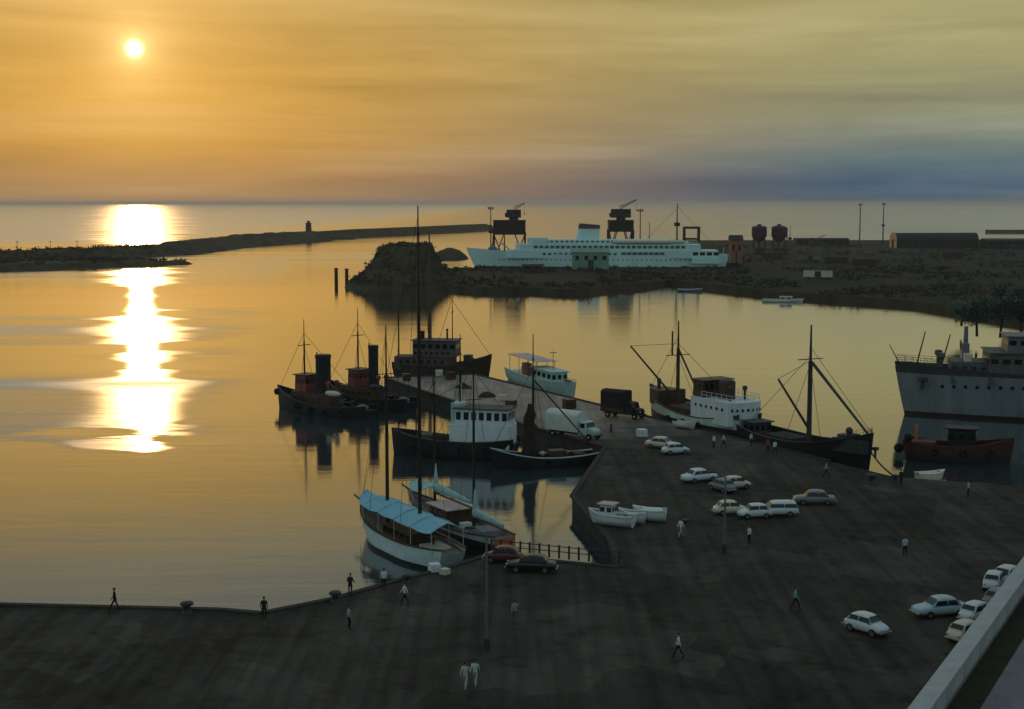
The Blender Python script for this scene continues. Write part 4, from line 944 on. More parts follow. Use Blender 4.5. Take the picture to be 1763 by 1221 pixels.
def make_car(kind, body, label, pos, rz, group='cars parked on the harbour ground'):
    L, Wd, st, gh = car_mesh(kind)
    t = thing('parked_car', label, 'car', tuple(pos), rz, group)
    rings = []
    for x, hwd, z0, z1 in st:
        zm = (z0 + z1) / 2
        half = [(hwd * .80, z0), (hwd * .98, z0 + .10), (hwd * 1.0, zm), (hwd * .97, z1 - .09), (hwd * .86, z1 - .01), (hwd * .45, z1 + .03)]
        rings.append([(x, y, z) for y, z in half] + [(x, -y, z) for y, z in reversed(half)])
    b = MB().loft(rings).build('body', body, t, smooth=True)
    # cabin: pillars and roof one shell, glass set into it
    wr = Wd / 2 * .97; rt = Wd / 2 * .74
    def gw(z): k = (z - .9) / .5; return wr * .93 + (rt - wr * .93) * max(0, min(1, k))
    r2 = []
    for x, z in gh:
        half = [(wr * .93, .86), (gw((z + .9) / 2), (.88 + z) / 2), (gw(z), z - .05), (gw(z) * .85, z), (gw(z) * .4, z + .025)]
        r2.append([(x, y, zz) for y, zz in half] + [(x, -y, zz) for y, zz in reversed(half)])
    MB().loft(r2).build('cabin', body, t, smooth=True)
    x0, z0 = gh[1]; x1, z1 = gh[-2]
    for sg in (-1, 1):
        ya = lambda z: sg * (gw(z) + .012)
        xa, xm, xb = gh[1][0] - .06, (gh[1][0] + gh[-2][0]) / 2, gh[-2][0] + .16
        for a, b_ in ((xa, xm - .04), (xm + .04, xb)):
            s0 = .0 if a != xa else .0
            MB().add([(a - (.10 if a == xa else 0), ya(.95), .95), (b_ + (.16 if b_ == xb else 0), ya(.95), .95), (b_ - (.02 if b_ == xb else 0), ya(1.27), 1.27), (a + (.08 if a == xa else 0), ya(1.27), 1.27)], [(0, 1, 2, 3)]).build('side_window', GLASS, t)
    (xa, za), (xb, zb) = gh[-1], gh[-2]
    nx, nz = (zb - za), (xa - xb); nl = math.hypot(nx, nz) or 1
    def pane(p0, p1, out, nm):
        (xp, zp), (xq, zq) = p0, p1; a = .12; b_ = .93
        A_ = (xp + (xq - xp) * a + out * .03, zp + (zq - zp) * a + .03); B_ = (xp + (xq - xp) * b_ + out * .03, zp + (zq - zp) * b_ + .03)
        wA, wB = gw(A_[1]) * .86, gw(B_[1]) * .84
        MB().add([(A_[0], -wA, A_[1]), (A_[0], wA, A_[1]), (B_[0], wB, B_[1]), (B_[0], -wB, B_[1])], [(0, 1, 2, 3)]).build(nm, GLASS, t)
    pane(gh[-1], gh[-2], 1, 'windscreen'); pane(gh[0], gh[1], -1, 'rear_window')
    wb = .29 * L
    for sx in (-1, 1):
        for sg in (-1, 1):
            wy = sg * (Wd / 2 - .09)
            wl = MB().lathe([(.20, -.08), (.29, -.08), (.31, -.04), (.31, .04), (.29, .08), (.20, .08)], n=14).build('wheel', RUBBER, t, smooth='edge')
            wl.location = (sx * wb, wy, .31); wl.rotation_euler = (math.pi / 2, 0, 0)
            MB().lathe([(.02, -.09), (.19, -.085), (.19, .085), (.02, .09)], n=12).build('hub_cap', CHROME, wl)
    for sg in (-1, 1):
        MB().ball((st[-2][0] - .02, sg * st[-2][1] * .78, st[-2][3] - .03), .10, 8).build('headlight', LAMPG, t, smooth=True)
        MB().ball((st[0][0] + .02, sg * st[0][1] * .85, .62), .06, 8).build('tail_light', REDP, t, smooth=True)
    for x, nm in ((st[-1][0] + .04, 'front_bumper'), (st[0][0] - .06, 'rear_bumper')):
        MB().box(x - .05, x + .05, -Wd * .44, Wd * .44, .34, .46).build(nm, CHROME, t, bevel=.03)
    return t
CW = mat('white_car_paint', (.70, .74, .74), .3, .04, 1, .5); CB = mat('pale_blue_car_paint', (.42, .55, .60), .3, .04, 1, .5)
CG = mat('grey_car_paint', (.22, .23, .23), .3, .05, 1, .5); CC = mat('cream_car_paint', (.70, .62, .48), .3, .04, 1, .5)
CD = mat('dark_green_car_paint', (.035, .045, .04), .3, .05, 1, .5); CBK = mat('black_car_paint', (.02, .02, .022), .25, .05, 1, .5); CR = mat('maroon_car_paint', (.12, .03, .03), .3, .05, 1, .5)
cars = [
 ('small', CW, 'small white rounded car alone on the open quay', 1492, 1090, R(-52)),
 ('saloon', CB, 'pale blue saloon car parked near the parapet cars', 1618, 1060, R(-165)),
 ('small', CW, 'small white car close behind the parapet, beside the pale blue saloon', 1682, 1068, R(40)),
 ('small', CC, 'small cream car half hidden behind the parapet, closest to the small white quay car', 1664, 1102, R(38)),
 ('small', CG, 'small grey car mostly hidden behind the parapet beside the white one', 1722, 1044, R(40)),
 ('small', CW, 'small white car behind the parapet beyond the grey one', 1712, 1013, R(60)),
 ('saloon', CW, 'white saloon behind the parapet at the end of the row', 1737, 1004, R(42)),
 ('estate', CW, 'white estate car with long flat roof among the cars by the pier root', 1336, 888, R(182)),
 ('small', CW, 'small white car parked right behind the white estate', 1299, 892, R(190)),
 ('small', CC, 'small cream car standing alone near the street lamp by the pier root', 1257, 886, R(10)),
 ('saloon', CG, 'grey saloon parked apart below the black coaster bow', 1402, 868, R(176)),
 ('saloon', CW, 'white saloon parked apart on the quay near the white lorry', 1204, 829, R(28)),
 ('small', CG, 'small grey car in the middle of the pier root', 1243, 846, R(120)),
 ('small', CC, 'small pale car beside the small grey one at the pier root', 1266, 842, R(20)),
 ('saloon', CC, 'cream saloon on the pier alongside the white coaster', 1140, 772, R(-30)),
 ('small', CW, 'small white car on the pier next to the cream saloon', 1163, 782, R(15)),
 ('saloon', CBK, 'black saloon with rounded roof by the railing', 915, 984, R(172)),
 ('small', CR, 'small maroon car by the railing beside the black saloon', 866, 968, R(170)),
]
for kind, m, lb, px, py, rz in cars: make_car(kind, m, lb, G(px, py, QZ), rz)

def lorry(label, pos, rz, bodym, cabm, L, Wd, H, rounded, name='lorry'):
    t = thing(name, label, 'lorry', tuple(pos), rz)
    MB().box(-L / 2, L / 2 - .3, -.45, .45, .55, .85).build('chassis', DARKGREY, t)
    xb = L / 2 - 2.3
    if rounded:
        sec = [(-Wd / 2, .9)] + [(Wd / 2 * -math.cos(a) * (1 if True else 1), H - .75 + .75 * math.sin(a)) for a in [math.pi * i / 12 for i in range(13)]] + [(Wd / 2, .9)]
        MB().loft([[(-L / 2, y, z) for y, z in sec], [(xb, y, z) for y, z in sec]]).build('cargo_body', bodym, t, smooth='edge')
    else:
        cv = MB(); rings = []
        for i in range(13):
            x = -L / 2 + (xb + L / 2) * i / 12; dz = -.06 * (i % 3 == 1) - .03 * (i % 3 == 2)
            sec = [(-Wd / 2, 1.0), (-Wd / 2, H - .25 + dz), (-Wd * .36, H - .04 + dz), (0, H + .06 + dz), (Wd * .36, H - .04 + dz), (Wd / 2, H - .25 + dz), (Wd / 2, 1.0)]
            rings.append([(x, y, z) for y, z in sec])
        cv.loft(rings).build('canvas_cover', bodym, t, smooth='edge')
        MB().box(-L / 2 - .03, xb + .03, -Wd / 2 - .04, Wd / 2 + .04, .85, 1.4).build('dropside', BROWN, t, bevel=.03)
    c0 = xb + .08
    MB().loft([[(x, -Wd * .43 * k, z) for x, z in pr_] for pr_, k in (([(c0, .6), (c0 + 1.3, .6), (c0 + 1.3, 1.55), (c0 + 1.05, 2.25), (c0, 2.35)], 1),)] + [[(x, Wd * .43, z) for x, z in [(c0, .6), (c0 + 1.3, .6), (c0 + 1.3, 1.55), (c0 + 1.05, 2.25), (c0, 2.35)]]]).build('cab', cabm, t, bevel=.08)
    MB().side([(c0 + 1.3, .6), (c0 + 2.2, .6), (c0 + 2.25, 1.15), (c0 + 2.05, 1.4), (c0 + 1.3, 1.52)], -Wd * .34, Wd * .34).build('bonnet', cabm, t, bevel=.1)
    MB().add([(c0 + 1.312, -Wd * .38, 1.6), (c0 + 1.312, Wd * .38, 1.6), (c0 + 1.09, Wd * .37, 2.18), (c0 + 1.09, -Wd * .37, 2.18)], [(0, 1, 2, 3)]).build('windscreen', GLASS, t)
    for sg in (-1, 1):
        MB().box(c0 + .25, c0 + .95, sg * Wd * .43 - .012, sg * Wd * .43 + .012, 1.55, 2.1).build('door_window', GLASS, t)
        MB().ball((c0 + 2.24, sg * Wd * .26, 1.05), .12, 8).build('headlight', LAMPG, t)
        for x in (-L / 2 + 1.1, c0 + 1.6):
            wl = MB().lathe([(.25, -.13), (.40, -.13), (.44, -.07), (.44, .07), (.40, .13), (.25, .13)], n=16).build('wheel', RUBBER, t, smooth='edge')
            wl.location = (x, sg * (Wd / 2 - .18), .44); wl.rotation_euler = (math.pi / 2, 0, 0)
            MB().lathe([(.03, -.14), (.24, -.12), (.24, .12), (.03, .14)], n=12).build('rim', CREAM, wl)
    MB().box(c0 + 2.25, c0 + 2.36, -Wd * .42, Wd * .42, .5, .68).build('bumper', DARKGREY, t)
lorry('white lorry with rounded roof on the pier behind the fishing boats', (7.9, 180.5, QZ), math.atan2(OUT.y, OUT.x) + .42, mat('white_lorry_paint', (.62, .64, .56), .6, .12, 1), TEALP, 7.4, 2.3, 3.5, True)
lorry('dark canvas covered lorry on the pier beside the white coaster bow', (15.6, 197.5, QZ), math.atan2(OUT.y, OUT.x) + .5, mat('dark_lorry_canvas', (.026, .022, .020), .9, .3, 1.5), BLACK, 6.0, 2.4, 3.9, False)

# crates and gear on the pier
def crate(px, py, sz, label, m, rz=0., cat='crate', name='cargo_crate'):
    p = G(px, py, QZ); t = thing(name, label, cat, tuple(p), rz, 'cargo lying about on the pier')
    MB().box(-sz / 2, sz / 2, -sz / 2, sz / 2, .06, sz * .9).build('box', m, t)
    for i in range(4):
        z = .08 + (sz * .9 - .12) * i / 4
        for sg in (-1, 1): MB().box(-sz / 2 - .02, sz / 2 + .02, sg * sz / 2 - .03, sg * sz / 2 + .03, z, z + sz * .16).build('slat', m, t)
crate(980, 703, 1.5, 'dark wooden crate alone in the middle of the pier', BROWN, .4)
crate(700, 655, 1.3, 'wooden crate on the pier beside the tugs', BROWN, .2)
crate(776, 653, 1.4, 'rust red crate near the brown coaster on the pier end', RUST, .6)
crate(756, 648, 1.2, 'pale crate near the brown coaster on the pier end', CREAM, .1)
crate(880, 702, 1.2, 'wooden crate behind the long white wheelhouse', BROWN, .9)
crate(865, 690, 1.0, 'small pale crate beside the wooden one behind the white wheelhouse', CREAM, .3)
crate(1105, 752, 1.1, 'white crate on the pier below the covered lorry', WHITE, .3)
for px, py, lb in ((798, 668, 'brown heap of nets on the pier near the launch'), (838, 683, 'brown heap of nets on the pier near the crates')):
    p = G(px, py, QZ); t = thing('net_heap', lb, 'fishing net', tuple(p), random.random() * 3, 'cargo lying about on the pier')
    def hp(x, y): r = math.hypot(x / 1.7, y / 1.2); return max(-.05, .75 * (1 - r * r)) + fbm(x * 1.4, y * 1.4, px) * .18 * (r < 1)
    o = heightfield('netting', -2, 2, -1.5, 1.5, 22, 18, hp, MATS['hung_brown_net']); o.parent = t; del o['kind']
    MB().ball((.4, -.5, .5), .16, 8).build('float', ORANGE, t)
# small tender lying white beside the coaster's bow on the pier
p = G(1180, 738, QZ); ttn = thing('skiff', 'white skiff lying on the pier edge beside the white coaster', 'boat', (p.x, p.y, QZ + .35), R(-40))
make_hull(ttn, 3.4, 1.5, .55, .3, .05, WHITE, draft=.3, rake=.4, transom=.8, bul=.3, n=10, overhang=.1)

# ------------------------------------------------------------------ people
def body_mesh(name, joints, edges, root=0):
    me = bpy.data.meshes.new(name); me.from_pydata([j[:3] for j in joints], edges, [])
    o = bpy.data.objects.new(name, me); col.objects.link(o)
    md = o.modifiers.new('skin', 'SKIN'); md.use_smooth_shade = True
    for i, j in enumerate(joints):
        r = j[3]; me.skin_vertices[0].data[i].radius = (r, r) if not isinstance(r, tuple) else r
        me.skin_vertices[0].data[i].use_root = (i == root)
    sb = o.modifiers.new('sub', 'SUBSURF'); sb.levels = 1; sb.render_levels = 1
    dg = bpy.context.evaluated_depsgraph_get(); ev = o.evaluated_get(dg)
    res = bpy.data.meshes.new_from_object(ev, depsgraph=dg); res.name = name
    bpy.data.objects.remove(o); return res
def figure(stride=0., arm=.0, bend=0.):
    J = []; E = []
    def add(p, r, par=None): J.append((*p, r)); (E.append((par, len(J) - 1)) if par is not None else None); return len(J) - 1
    pel = add((0, 0, .93), (.13, .155)); wai = add((0, 0, 1.10), (.105, .135), pel); che = add((.02 + bend * .1, 0, 1.32), (.12, .17), wai)
    nb = add((.01 + bend * .2, 0, 1.47), .055, che); hd0 = add((.02 + bend * .24, 0, 1.55), .075, nb); hd1 = add((.03 + bend * .26, 0, 1.64), (.105, .082), hd0); add((.02 + bend * .27, 0, 1.73), .065, hd1)
    add((.135 + bend * .26, 0, 1.615), .018, hd1)
    for sg in (-1, 1):
        s_ = stride * sg
        hip = add((0, .10 * sg, .87), .095, pel); kn = add((.05 + s_ * .5, .11 * sg, .49), .062, hip); an = add((s_ * .9 - (.06 if s_ < 0 else 0), .11 * sg, .09 + (.04 if s_ < 0 else 0)), .042, kn); add((s_ * .9 + .15, .125 * sg, .035), .036, an)
        sh = add((.01 + bend * .15, .185 * sg, 1.41), .062, che); el = add((-s_ * .35 - .02, .235 * sg, 1.13), .043, sh); wr = add((-s_ * .7 + .05 + arm, .235 * sg, .89 + arm * .6), .030, el)
        pm = add((-s_ * .75 + .075 + arm * 1.2, .23 * sg, .82 + arm * .6), (.022, .036), wr)
        for k in range(4):
            f1 = add((-s_ * .75 + .085 + arm * 1.25 + .012 * k, .228 * sg + (k - 1.5) * .019, .765 + arm * .6 + .006 * abs(k - 1.5)), .009, pm); add((-s_ * .75 + .075 + arm * 1.25, .226 * sg + (k - 1.5) * .018, .725 + arm * .6 + .012 * abs(k - 1.3)), .008, f1)
        th = add((-s_ * .75 + .115 + arm * 1.2, .215 * sg, .80 + arm * .6), .011, pm); add((-s_ * .75 + .125 + arm * 1.2, .21 * sg, .765 + arm * .6), .009, th)
    return body_mesh('body', J, E)
BODIES = {'stand': figure(.0), 'walk': figure(.36), 'fish': figure(.05, .28, .3)}
def person_mat(shirt, trousers, key):
    m = bpy.data.materials.new('clothes_' + key); m.use_nodes = True; t = m.node_tree; b = t.nodes['Principled BSDF']; L = t.links
    b.inputs['Roughness'].default_value = .9; b.inputs['Specular IOR Level'].default_value = .1
    co = t.nodes.new('ShaderNodeTexCoord'); s_ = t.nodes.new('ShaderNodeSeparateXYZ'); L.new(co.outputs['Object'], s_.inputs[0])
    def step(src, th, lo, hi, op='GREATER_THAN'):
        g = t.nodes.new('ShaderNodeMath'); g.operation = op; L.new(src, g.inputs[0]); g.inputs[1].default_value = th
        k = t.nodes.new('ShaderNodeMix'); k.data_type = 'RGBA'; L.new(g.outputs[0], k.inputs[0])
        for i, c in ((6, lo), (7, hi)):
            if isinstance(c, tuple): k.inputs[i].default_value = (*c, 1)
            else: L.new(c, k.inputs[i])
        return k.outputs[2]
    skin = (.40, .24, .17)
    legs = step(s_.outputs[2], .075, (.02, .015, .012), trousers)
    ab = t.nodes.new('ShaderNodeMath'); ab.operation = 'ABSOLUTE'; L.new(s_.outputs[1], ab.inputs[0])
    low = step(ab.outputs[0], .19, legs, skin)
    c = step(s_.outputs[2], .95, low, shirt); c = step(s_.outputs[2], 1.475, c, skin); c = step(s_.outputs[2], 1.68, c, (.03, .022, .018))
    L.new(c, b.inputs['Base Color']); return m
hair_src = MB().ball((0.005, 0, 1.695), .098, 10, 1.05, .92, .75)
hair_me = hair_src.build('hair', mat('dark_hair', (.02, .015, .012), .7, .2, 8)); hair_data = hair_me.data; bpy.data.objects.remove(hair_me)
def person(label, px, py, pose, shirt, trousers, rz, z=QZ, at=None, s=1.0):
    p = Vector(at) if at else G(px, py, z)
    o = bpy.data.objects.new('person', BODIES[pose].copy()); col.objects.link(o)
    o.data.materials.clear(); o.data.materials.append(person_mat(shirt, trousers, str(len(bpy.data.materials))))
    o.location = p; o.rotation_euler = (0, 0, rz); o.scale = (s, s, s); tag(o, label, 'person')
    h_ = bpy.data.objects.new('hair', hair_data); col.objects.link(h_); h_.parent = o; h_.location = ((.08 if pose == 'fish' else 0), 0, 0)
    return o
DK = (.025, .025, .028); WH = (.75, .76, .74); NV = (.03, .04, .07); GY = (.12, .12, .12); TL = (.20, .48, .52)
person('person in dark suit walking along the outer quay edge', 198, 1053, 'walk', DK, DK, R(180), s=1.02)
person('dark clothed person standing at the bend of the quay edge', 455, 1068, 'stand', DK, DK, R(90))
person('dark clothed angler standing on quay edge beside bollard', 603, 1026, 'fish', DK, DK, R(80))
person('person in white shirt and dark trousers walking between angler and schooner', 697, 1042, 'walk', WH, DK, R(200))
person('person in grey shirt on the open quay behind the angler', 601, 1084, 'stand', (.35, .36, .35), DK, R(30))
person('person in white shirt at the quay edge next to the schooner hull', 661, 1016, 'stand', WH, DK, R(100))
person('person in pale pink top walking in a couple on the near quay', 801, 1187, 'walk', (.62, .50, .46), (.5, .5, .48), R(75))
person('person in pale green top walking in a couple on the near quay', 818, 1182, 'walk', (.55, .66, .60), (.40, .46, .44), R(75))
person('person in white shirt walking alone on the bare near quay', 1168, 1134, 'walk', WH, DK, R(160))
person('person in teal shirt crossing the quay towards the small white car', 1369, 1050, 'walk', TL, DK, R(-20))
person('person in grey clothes on the quay behind the couple', 887, 1074, 'walk', (.30, .31, .33), GY, R(90))
person('person in white shirt near the pier root street lamp', 1290, 938, 'stand', WH, DK, R(140))
person('person in white top walking near the covered rowing boat', 1172, 925, 'walk', WH, (.45, .44, .42), R(30))
person('person in pale blue shirt on the shore road below the grey ship', 1558, 958, 'stand', (.5, .6, .68), DK, R(100))
for lb, px, py, sh, ps in (('person in white shirt on the pier by the white coaster stern', 1229, 772, WH, 'stand'), ('person in pale green shirt on the pier by the white coaster stern', 1246, 771, (.5, .62, .55), 'walk'),
                     ('person in cream shirt on the pier beside the black coaster stern', 1293, 768, (.66, .6, .46), 'stand'), ('person in red shirt on the pier beside the black coaster', 1322, 780, (.42, .08, .06), 'stand'),
                     ('person in white shirt beside the one in red on the pier', 1334, 783, WH, 'walk'), ('person in grey shirt on the shore near the black coaster bow', 1422, 822, (.4, .42, .42), 'walk'),
                     ('person in dark clothes at the shore near the roped bollard', 1551, 836, DK, 'stand'), ('person in pale blue shirt on the shore facing the workboat', 1667, 856, (.45, .58, .64), 'stand')):
    person(lb, px, py, ps, sh, DK, random.uniform(0, 6.2))
p = G(747, 968, QZ)
crate(748, 985, .8, 'small white crate on the quay behind the schooner stern', WHITE, .4); crate(766, 990, .6, 'tiny cream crate on the quay behind the schooner stern', CREAM, .9)

# ------------------------------------------------------------------ far yard: cranes, masts, tanks, sheds
def crane(label, px0, px1, dist, ytop, yb, cab, jib0, jib1, ztop=None):
    a = P(px0, ytop, dist); b = P(px1, ytop, dist); zt = a.z; zb = P(px0, yb, dist).z; W_ = b.x - a.x
    t = thing('harbour_crane', label, 'crane', ((a.x + b.x) / 2, dist, FZ), 0, 'portal cranes on the liner quay')
    zt -= FZ; zb -= FZ; hx = W_ / 2; hy = 5
    for sx in (-1, 1):
        for sy in (-1, 1):
            MB().tube((sx * hx * .92, sy * hy, 0), (sx * hx * .97, sy * hy, zb + 1), .55, .5, 6).build('leg', CRANE, t)
            g = MB(); n = 3
            g.tube((sx * hx * .92, sy * hy, 1), (sx * hx * .35, sy * hy, zb), .28, .28, 5).tube((sx * hx * .35, sy * hy, 1.0), (sx * hx * .95, sy * hy, zb), .22, .22, 5)
            g.build('leg_brace', CRANE, t)
            MB().box(sx * hx * .92 - 1.4, sx * hx * .92 + 1.4, sy * hy - .6, sy * hy + .6, 0, 1.0).build('bogie', CRANE, t)
    for sy in (-1, 1):
        g = MB().box(-hx, hx, sy * hy - .4, sy * hy + .4, zt - 1.0, zt).box(-hx, hx, sy * hy - .4, sy * hy + .4, zb, zb + .8)
        for i in range(8):
            x = -hx + .4 + (W_ - .8) * i / 7; g.box(x - .3, x + .3, sy * hy - .3, sy * hy + .3, zb + .8, zt - 1.0)
        g.build('portal_girder', CRANE, t)
    MB().box(-hx * .96, hx * .96, -hy * .9, hy * .9, zb + .3, zt - .4).build('machinery_deck', CRANE, t)
    cx0, cx1, cy0 = [(P(q_, 370, dist).x - t.location.x) for q_ in cab[:2]] + [P(880, cab[2], dist).z - FZ]
    MB().lathe([(2.6, zt - .2), (2.2, zt + 1.2)], ((cx0 + cx1) / 2, 0, 0), 14).build('slew_ring', CRANE, t)
    MB().prism([(cx0, -2.6), (cx1 - .8, -2.6), (cx1, -1.5), (cx1, 1.5), (cx1 - .8, 2.6), (cx0, 2.6)], zt + 1.2, cy0).build('crane_cab', CRANE, t, bevel=.2)
    windows(t, [cx1 - 1.9, cx1 - 3.2], .9, 1.0, cy0 - 1.4, -2.62)
    MB().box(cx0 - .8, cx0 + 1.2, -1.9, 1.9, zt + 1.6, zt + 3.6).build('counterweight', CRANE, t)
    j0 = P(jib0[0], jib0[1], dist); j1 = P(jib1[0], jib1[1], dist); o = Vector((t.location.x, dist, FZ)); j0 -= o; j1 -= o
    g = MB(); upv = Vector((0, 0, 1)); n = 7
    for sy in (-.9, .9):
        g.tube(j0 + Vector((0, sy, -.8)), j1 + Vector((0, sy * .3, -.1)), .16, .12, 5).tube(j0 + Vector((0, sy, .9)), j1 + Vector((0, sy * .3, .2)), .16, .12, 5)
        for i in range(n):
            a_ = j0.lerp(j1, i / n); b_ = j0.lerp(j1, (i + 1) / n); g.tube(a_ + Vector((0, sy * (1 - .7 * i / n), -.8 + .7 * i / n)), b_ + Vector((0, sy * (1 - .7 * (i + 1) / n), .9 - .7 * (i + 1) / n)), .1, .1, 4)
    g.build('jib', CRANE, t)
    MB().tube(j1, j1 - Vector((0, 0, 5)), .05, .05, 4).lathe([(.3, -5.6), (.3, -5), (.05, -4.9)], tuple(j1), 8).build('hook_block', CRANE, t)
crane('dark portal crane on latticed legs standing at the liner bow', 849, 905, 722, 379, 404, (872, 897, 361), (884, 360), (903, 350))
crane('dark portal crane with steeper jib standing behind the liner funnel', 1047, 1090, 722, 379, 399, (1052, 1086, 360), (1066, 359), (1096, 344))
def light_mast(label, px, ybase, ytop, dist, head=True, plat=None, r=.35, name='light_mast', grp='tall masts in the harbour yard'):
    b = P(px, ybase, dist); top = P(px, ytop, dist).z; t = thing(name, label, 'mast', (b.x, dist, FZ), 0, grp); h = top - FZ
    MB().tube((0, 0, 0), (0, 0, h), r, r * .55, 8).build('pole', CRANE, t)
    if head:
        MB().box(-1.4, 1.4, -.5, .5, h - 1.6, h - 1.3).build('lamp_bar', CRANE, t)
        for x in (-1.1, 0, 1.1): MB().box(x - .38, x + .38, -.6, -.1, h - 1.3, h - .4, .06, .05).build('floodlight', DARKGREY, t)
    for z in (plat or []): MB().lathe([(.5, z - .6), (1.2, z), (1.2, z + 1.0), (.6, z + 1.1)], n=10).build('platform', CRANE, t)
light_mast('slender floodlight mast beside the crane at the liner bow', 845, 430, 355, 716, plat=[15])
light_mast('floodlight mast beside the crane behind the liner funnel', 1102, 420, 359, 716)
light_mast('tall floodlight mast in the yard, with no fitting halfway up', 1480, 412, 350, 1040, r=.5)
light_mast('tall floodlight mast in the yard with a fitting halfway up', 1520, 412, 349, 1040, plat=[13], r=.5)
light_mast('thin pole with small fitting between the liner masts', 1118, 420, 383, 716, head=False, plat=[8], r=.25)
light_mast('thin pole beside the maroon tanks', 1360, 420, 389, 900, head=False, plat=[7], r=.25)
for px, lb in ((30, 'thin crossarm pole at the low scrubby end of shore mole'), (87, 'middle crossarm pole of three on the shore mole'), (133, 'crossarm pole on shore mole closest to the breakwater wall')):
    b = P(px, 432, 770); t = thing('pole', lb, 'pole', (b.x, 770, 4.5), 0, 'poles along the shore mole'); MB().tube((0, 0, 0), (0, 0, 7), .18, .12, 6).build('shaft', CRANE, t); MB().box(-.8, .8, -.1, .1, 6.2, 6.4).build('crossarm', CRANE, t)
b = P(627, 465, 540); t = thing('signal_post', 'small signal post on the slope of the mound', 'post', (b.x, 545, 4.5)); MB().tube((0, 0, -2), (0, 0, 5.2), .16, .1, 6).build('shaft', WOODMAST, t); MB().box(-.5, .5, -.06, .06, 3.8, 4.4).build('sign_board', DARKGREY, t)
# loading gantry
b0_ = P(1178, 394, 716); b1_ = P(1203, 394, 716); zt = b0_.z - FZ; t = thing('loading_gantry', 'dark square loading gantry at the liner stern', 'gantry', ((b0_.x + b1_.x) / 2, 716, FZ)); hx = (b1_.x - b0_.x) / 2
for sx in (-1, 1):
    for sy in (-2, 2): MB().box(sx * hx - .45, sx * hx + .45, sy - .4, sy + .4, 0, zt).build('post', CRANE, t)
MB().box(-hx - .5, hx + .5, -2.5, 2.5, zt, zt + 1.1).build('top_beam', CRANE, t); MB().box(-hx, hx, -2.2, 2.2, zt - 5.5, zt - 4.6).build('cross_beam', CRANE, t)
# two hopper tanks
for px, lb in ((1307, 'maroon hopper tank on legs next to the liner stern'), (1341, 'maroon hopper tank on legs with a side ladder, beside its twin')):
    c = P(px, 412, 830); zt = P(px, 386, 830).z - FZ; r = 26 / 2 * 830 / FPX
    t = thing('hopper_tank', lb, 'tank', (c.x, 830, FZ), 0, 'hopper tanks in the yard')
    MB().lathe([(r * .4, zt - 10.2), (r * .95, zt - 7.4), (r, zt - 6.8), (r, zt - 2.0), (r * .8, zt - 1.2), (r * .3, zt - .9), (r * .25, zt)], n=18).build('tank', TANKM, t, smooth='edge')
    for i in range(6):
        a = 2 * math.pi * i / 6 + .3; MB().tube((r * .85 * math.cos(a), r * .85 * math.sin(a), 0), (r * .85 * math.cos(a), r * .85 * math.sin(a), zt - 7), .35, .3, 6).build('leg', TANKM, t)
    MB().box(-r * .8, r * .8, -r * .8, r * .8, 0, 4).build('base_hut', TANKM, t)
    if 'ladder' in lb: MB().box(r, r + .5, -.4, .4, 0, zt - 2).build('ladder', CRANE, t)
# vaulted warehouse
wy = 950; a = P(1537, 425, wy); zt = P(1540, 401, wy).z - FZ; wd = 10.5
t = thing('warehouse', 'long barrel vaulted warehouse with sunlit orange arched end wall', 'building', (a.x, wy, FZ), R(8))
sec = [(wd / 2 * -math.cos(k), 4.8 + (zt - 4.8) * math.sin(k)) for k in [math.pi * i / 14 for i in range(15)]]
MB().loft([[(.4, y, z) for y, z in [(-wd / 2, 0)] + sec + [(wd / 2, 0)]], [(58, y, z) for y, z in [(-wd / 2, 0)] + sec + [(wd / 2, 0)]]]).build('vault', ROOFM, t, smooth='edge')
fa = MB().loft([[(0, y * 1.05, z * 1.04) for y, z in [(-wd / 2, 0)] + sec + [(wd / 2, 0)]], [(.4, y * 1.05, z * 1.04) for y, z in [(-wd / 2, 0)] + sec + [(wd / 2, 0)]]]).build('end_wall', SUNLITP, t)
MB().prism([(-.1, -1.3), (.1, -1.3), (.1, 1.3), (-.1, 1.3)], 0, 5.4).build('doorway', GLASS, fa)
wins = [4 + i * 5.2 for i in range(10)]
windows(t, wins, 2.0, 1.2, 3.4, -wd / 2 - .02)
# facade facing left, seen obliquely: a porch wall towards the harbour
pf = MB(); hs = [(4.3 * -math.cos(k), 4.6 + 4.6 * math.sin(k)) for k in [math.pi * i / 12 for i in range(13)]]
def shed(name, label, px0, px1, ytop, ybase, dist, depth, wallm, roofm, cat='building', nw=6, door=True):
    a = P(px0, ybase, dist); b = P(px1, ybase, dist); h = P(px0, ytop, dist).z - FZ; W_ = b.x - a.x
    t = thing(name, label, cat, ((a.x + b.x) / 2, dist, FZ))
    MB().box(-W_ / 2, W_ / 2, 0, depth, 0, h * .82).build('wall', wallm, t)
    MB().loft([[(-W_ / 2 - .5, -.5, h * .82), (-W_ / 2 - .5, depth / 2, h), (-W_ / 2 - .5, depth + .5, h * .82)], [(W_ / 2 + .5, -.5, h * .82), (W_ / 2 + .5, depth / 2, h), (W_ / 2 + .5, depth + .5, h * .82)]]).build('roof', roofm, t)
    windows(t, [-W_ / 2 + W_ / nw * (i + .5) for i in range(nw)], W_ / nw * .4, h * .2, h * .55, -.03)
    if door: MB().box(-W_ * .08, W_ * .08, -.06, .02, 0, h * .45).build('door', DARKGREY, t)
    return t
shed('harbour_shed', 'plain green boxy shed standing before the liner amidships', 986, 1048, 428, 466, 640, 10, SHEDG, SHEDG, nw=4)
shed('customs_hut', 'small brick red hut at the liner stern', 1258, 1278, 405, 436, 705, 6, mat('brick_red_plaster', (.30, .12, .09), .85, .2, .5), ROOFM, nw=2)
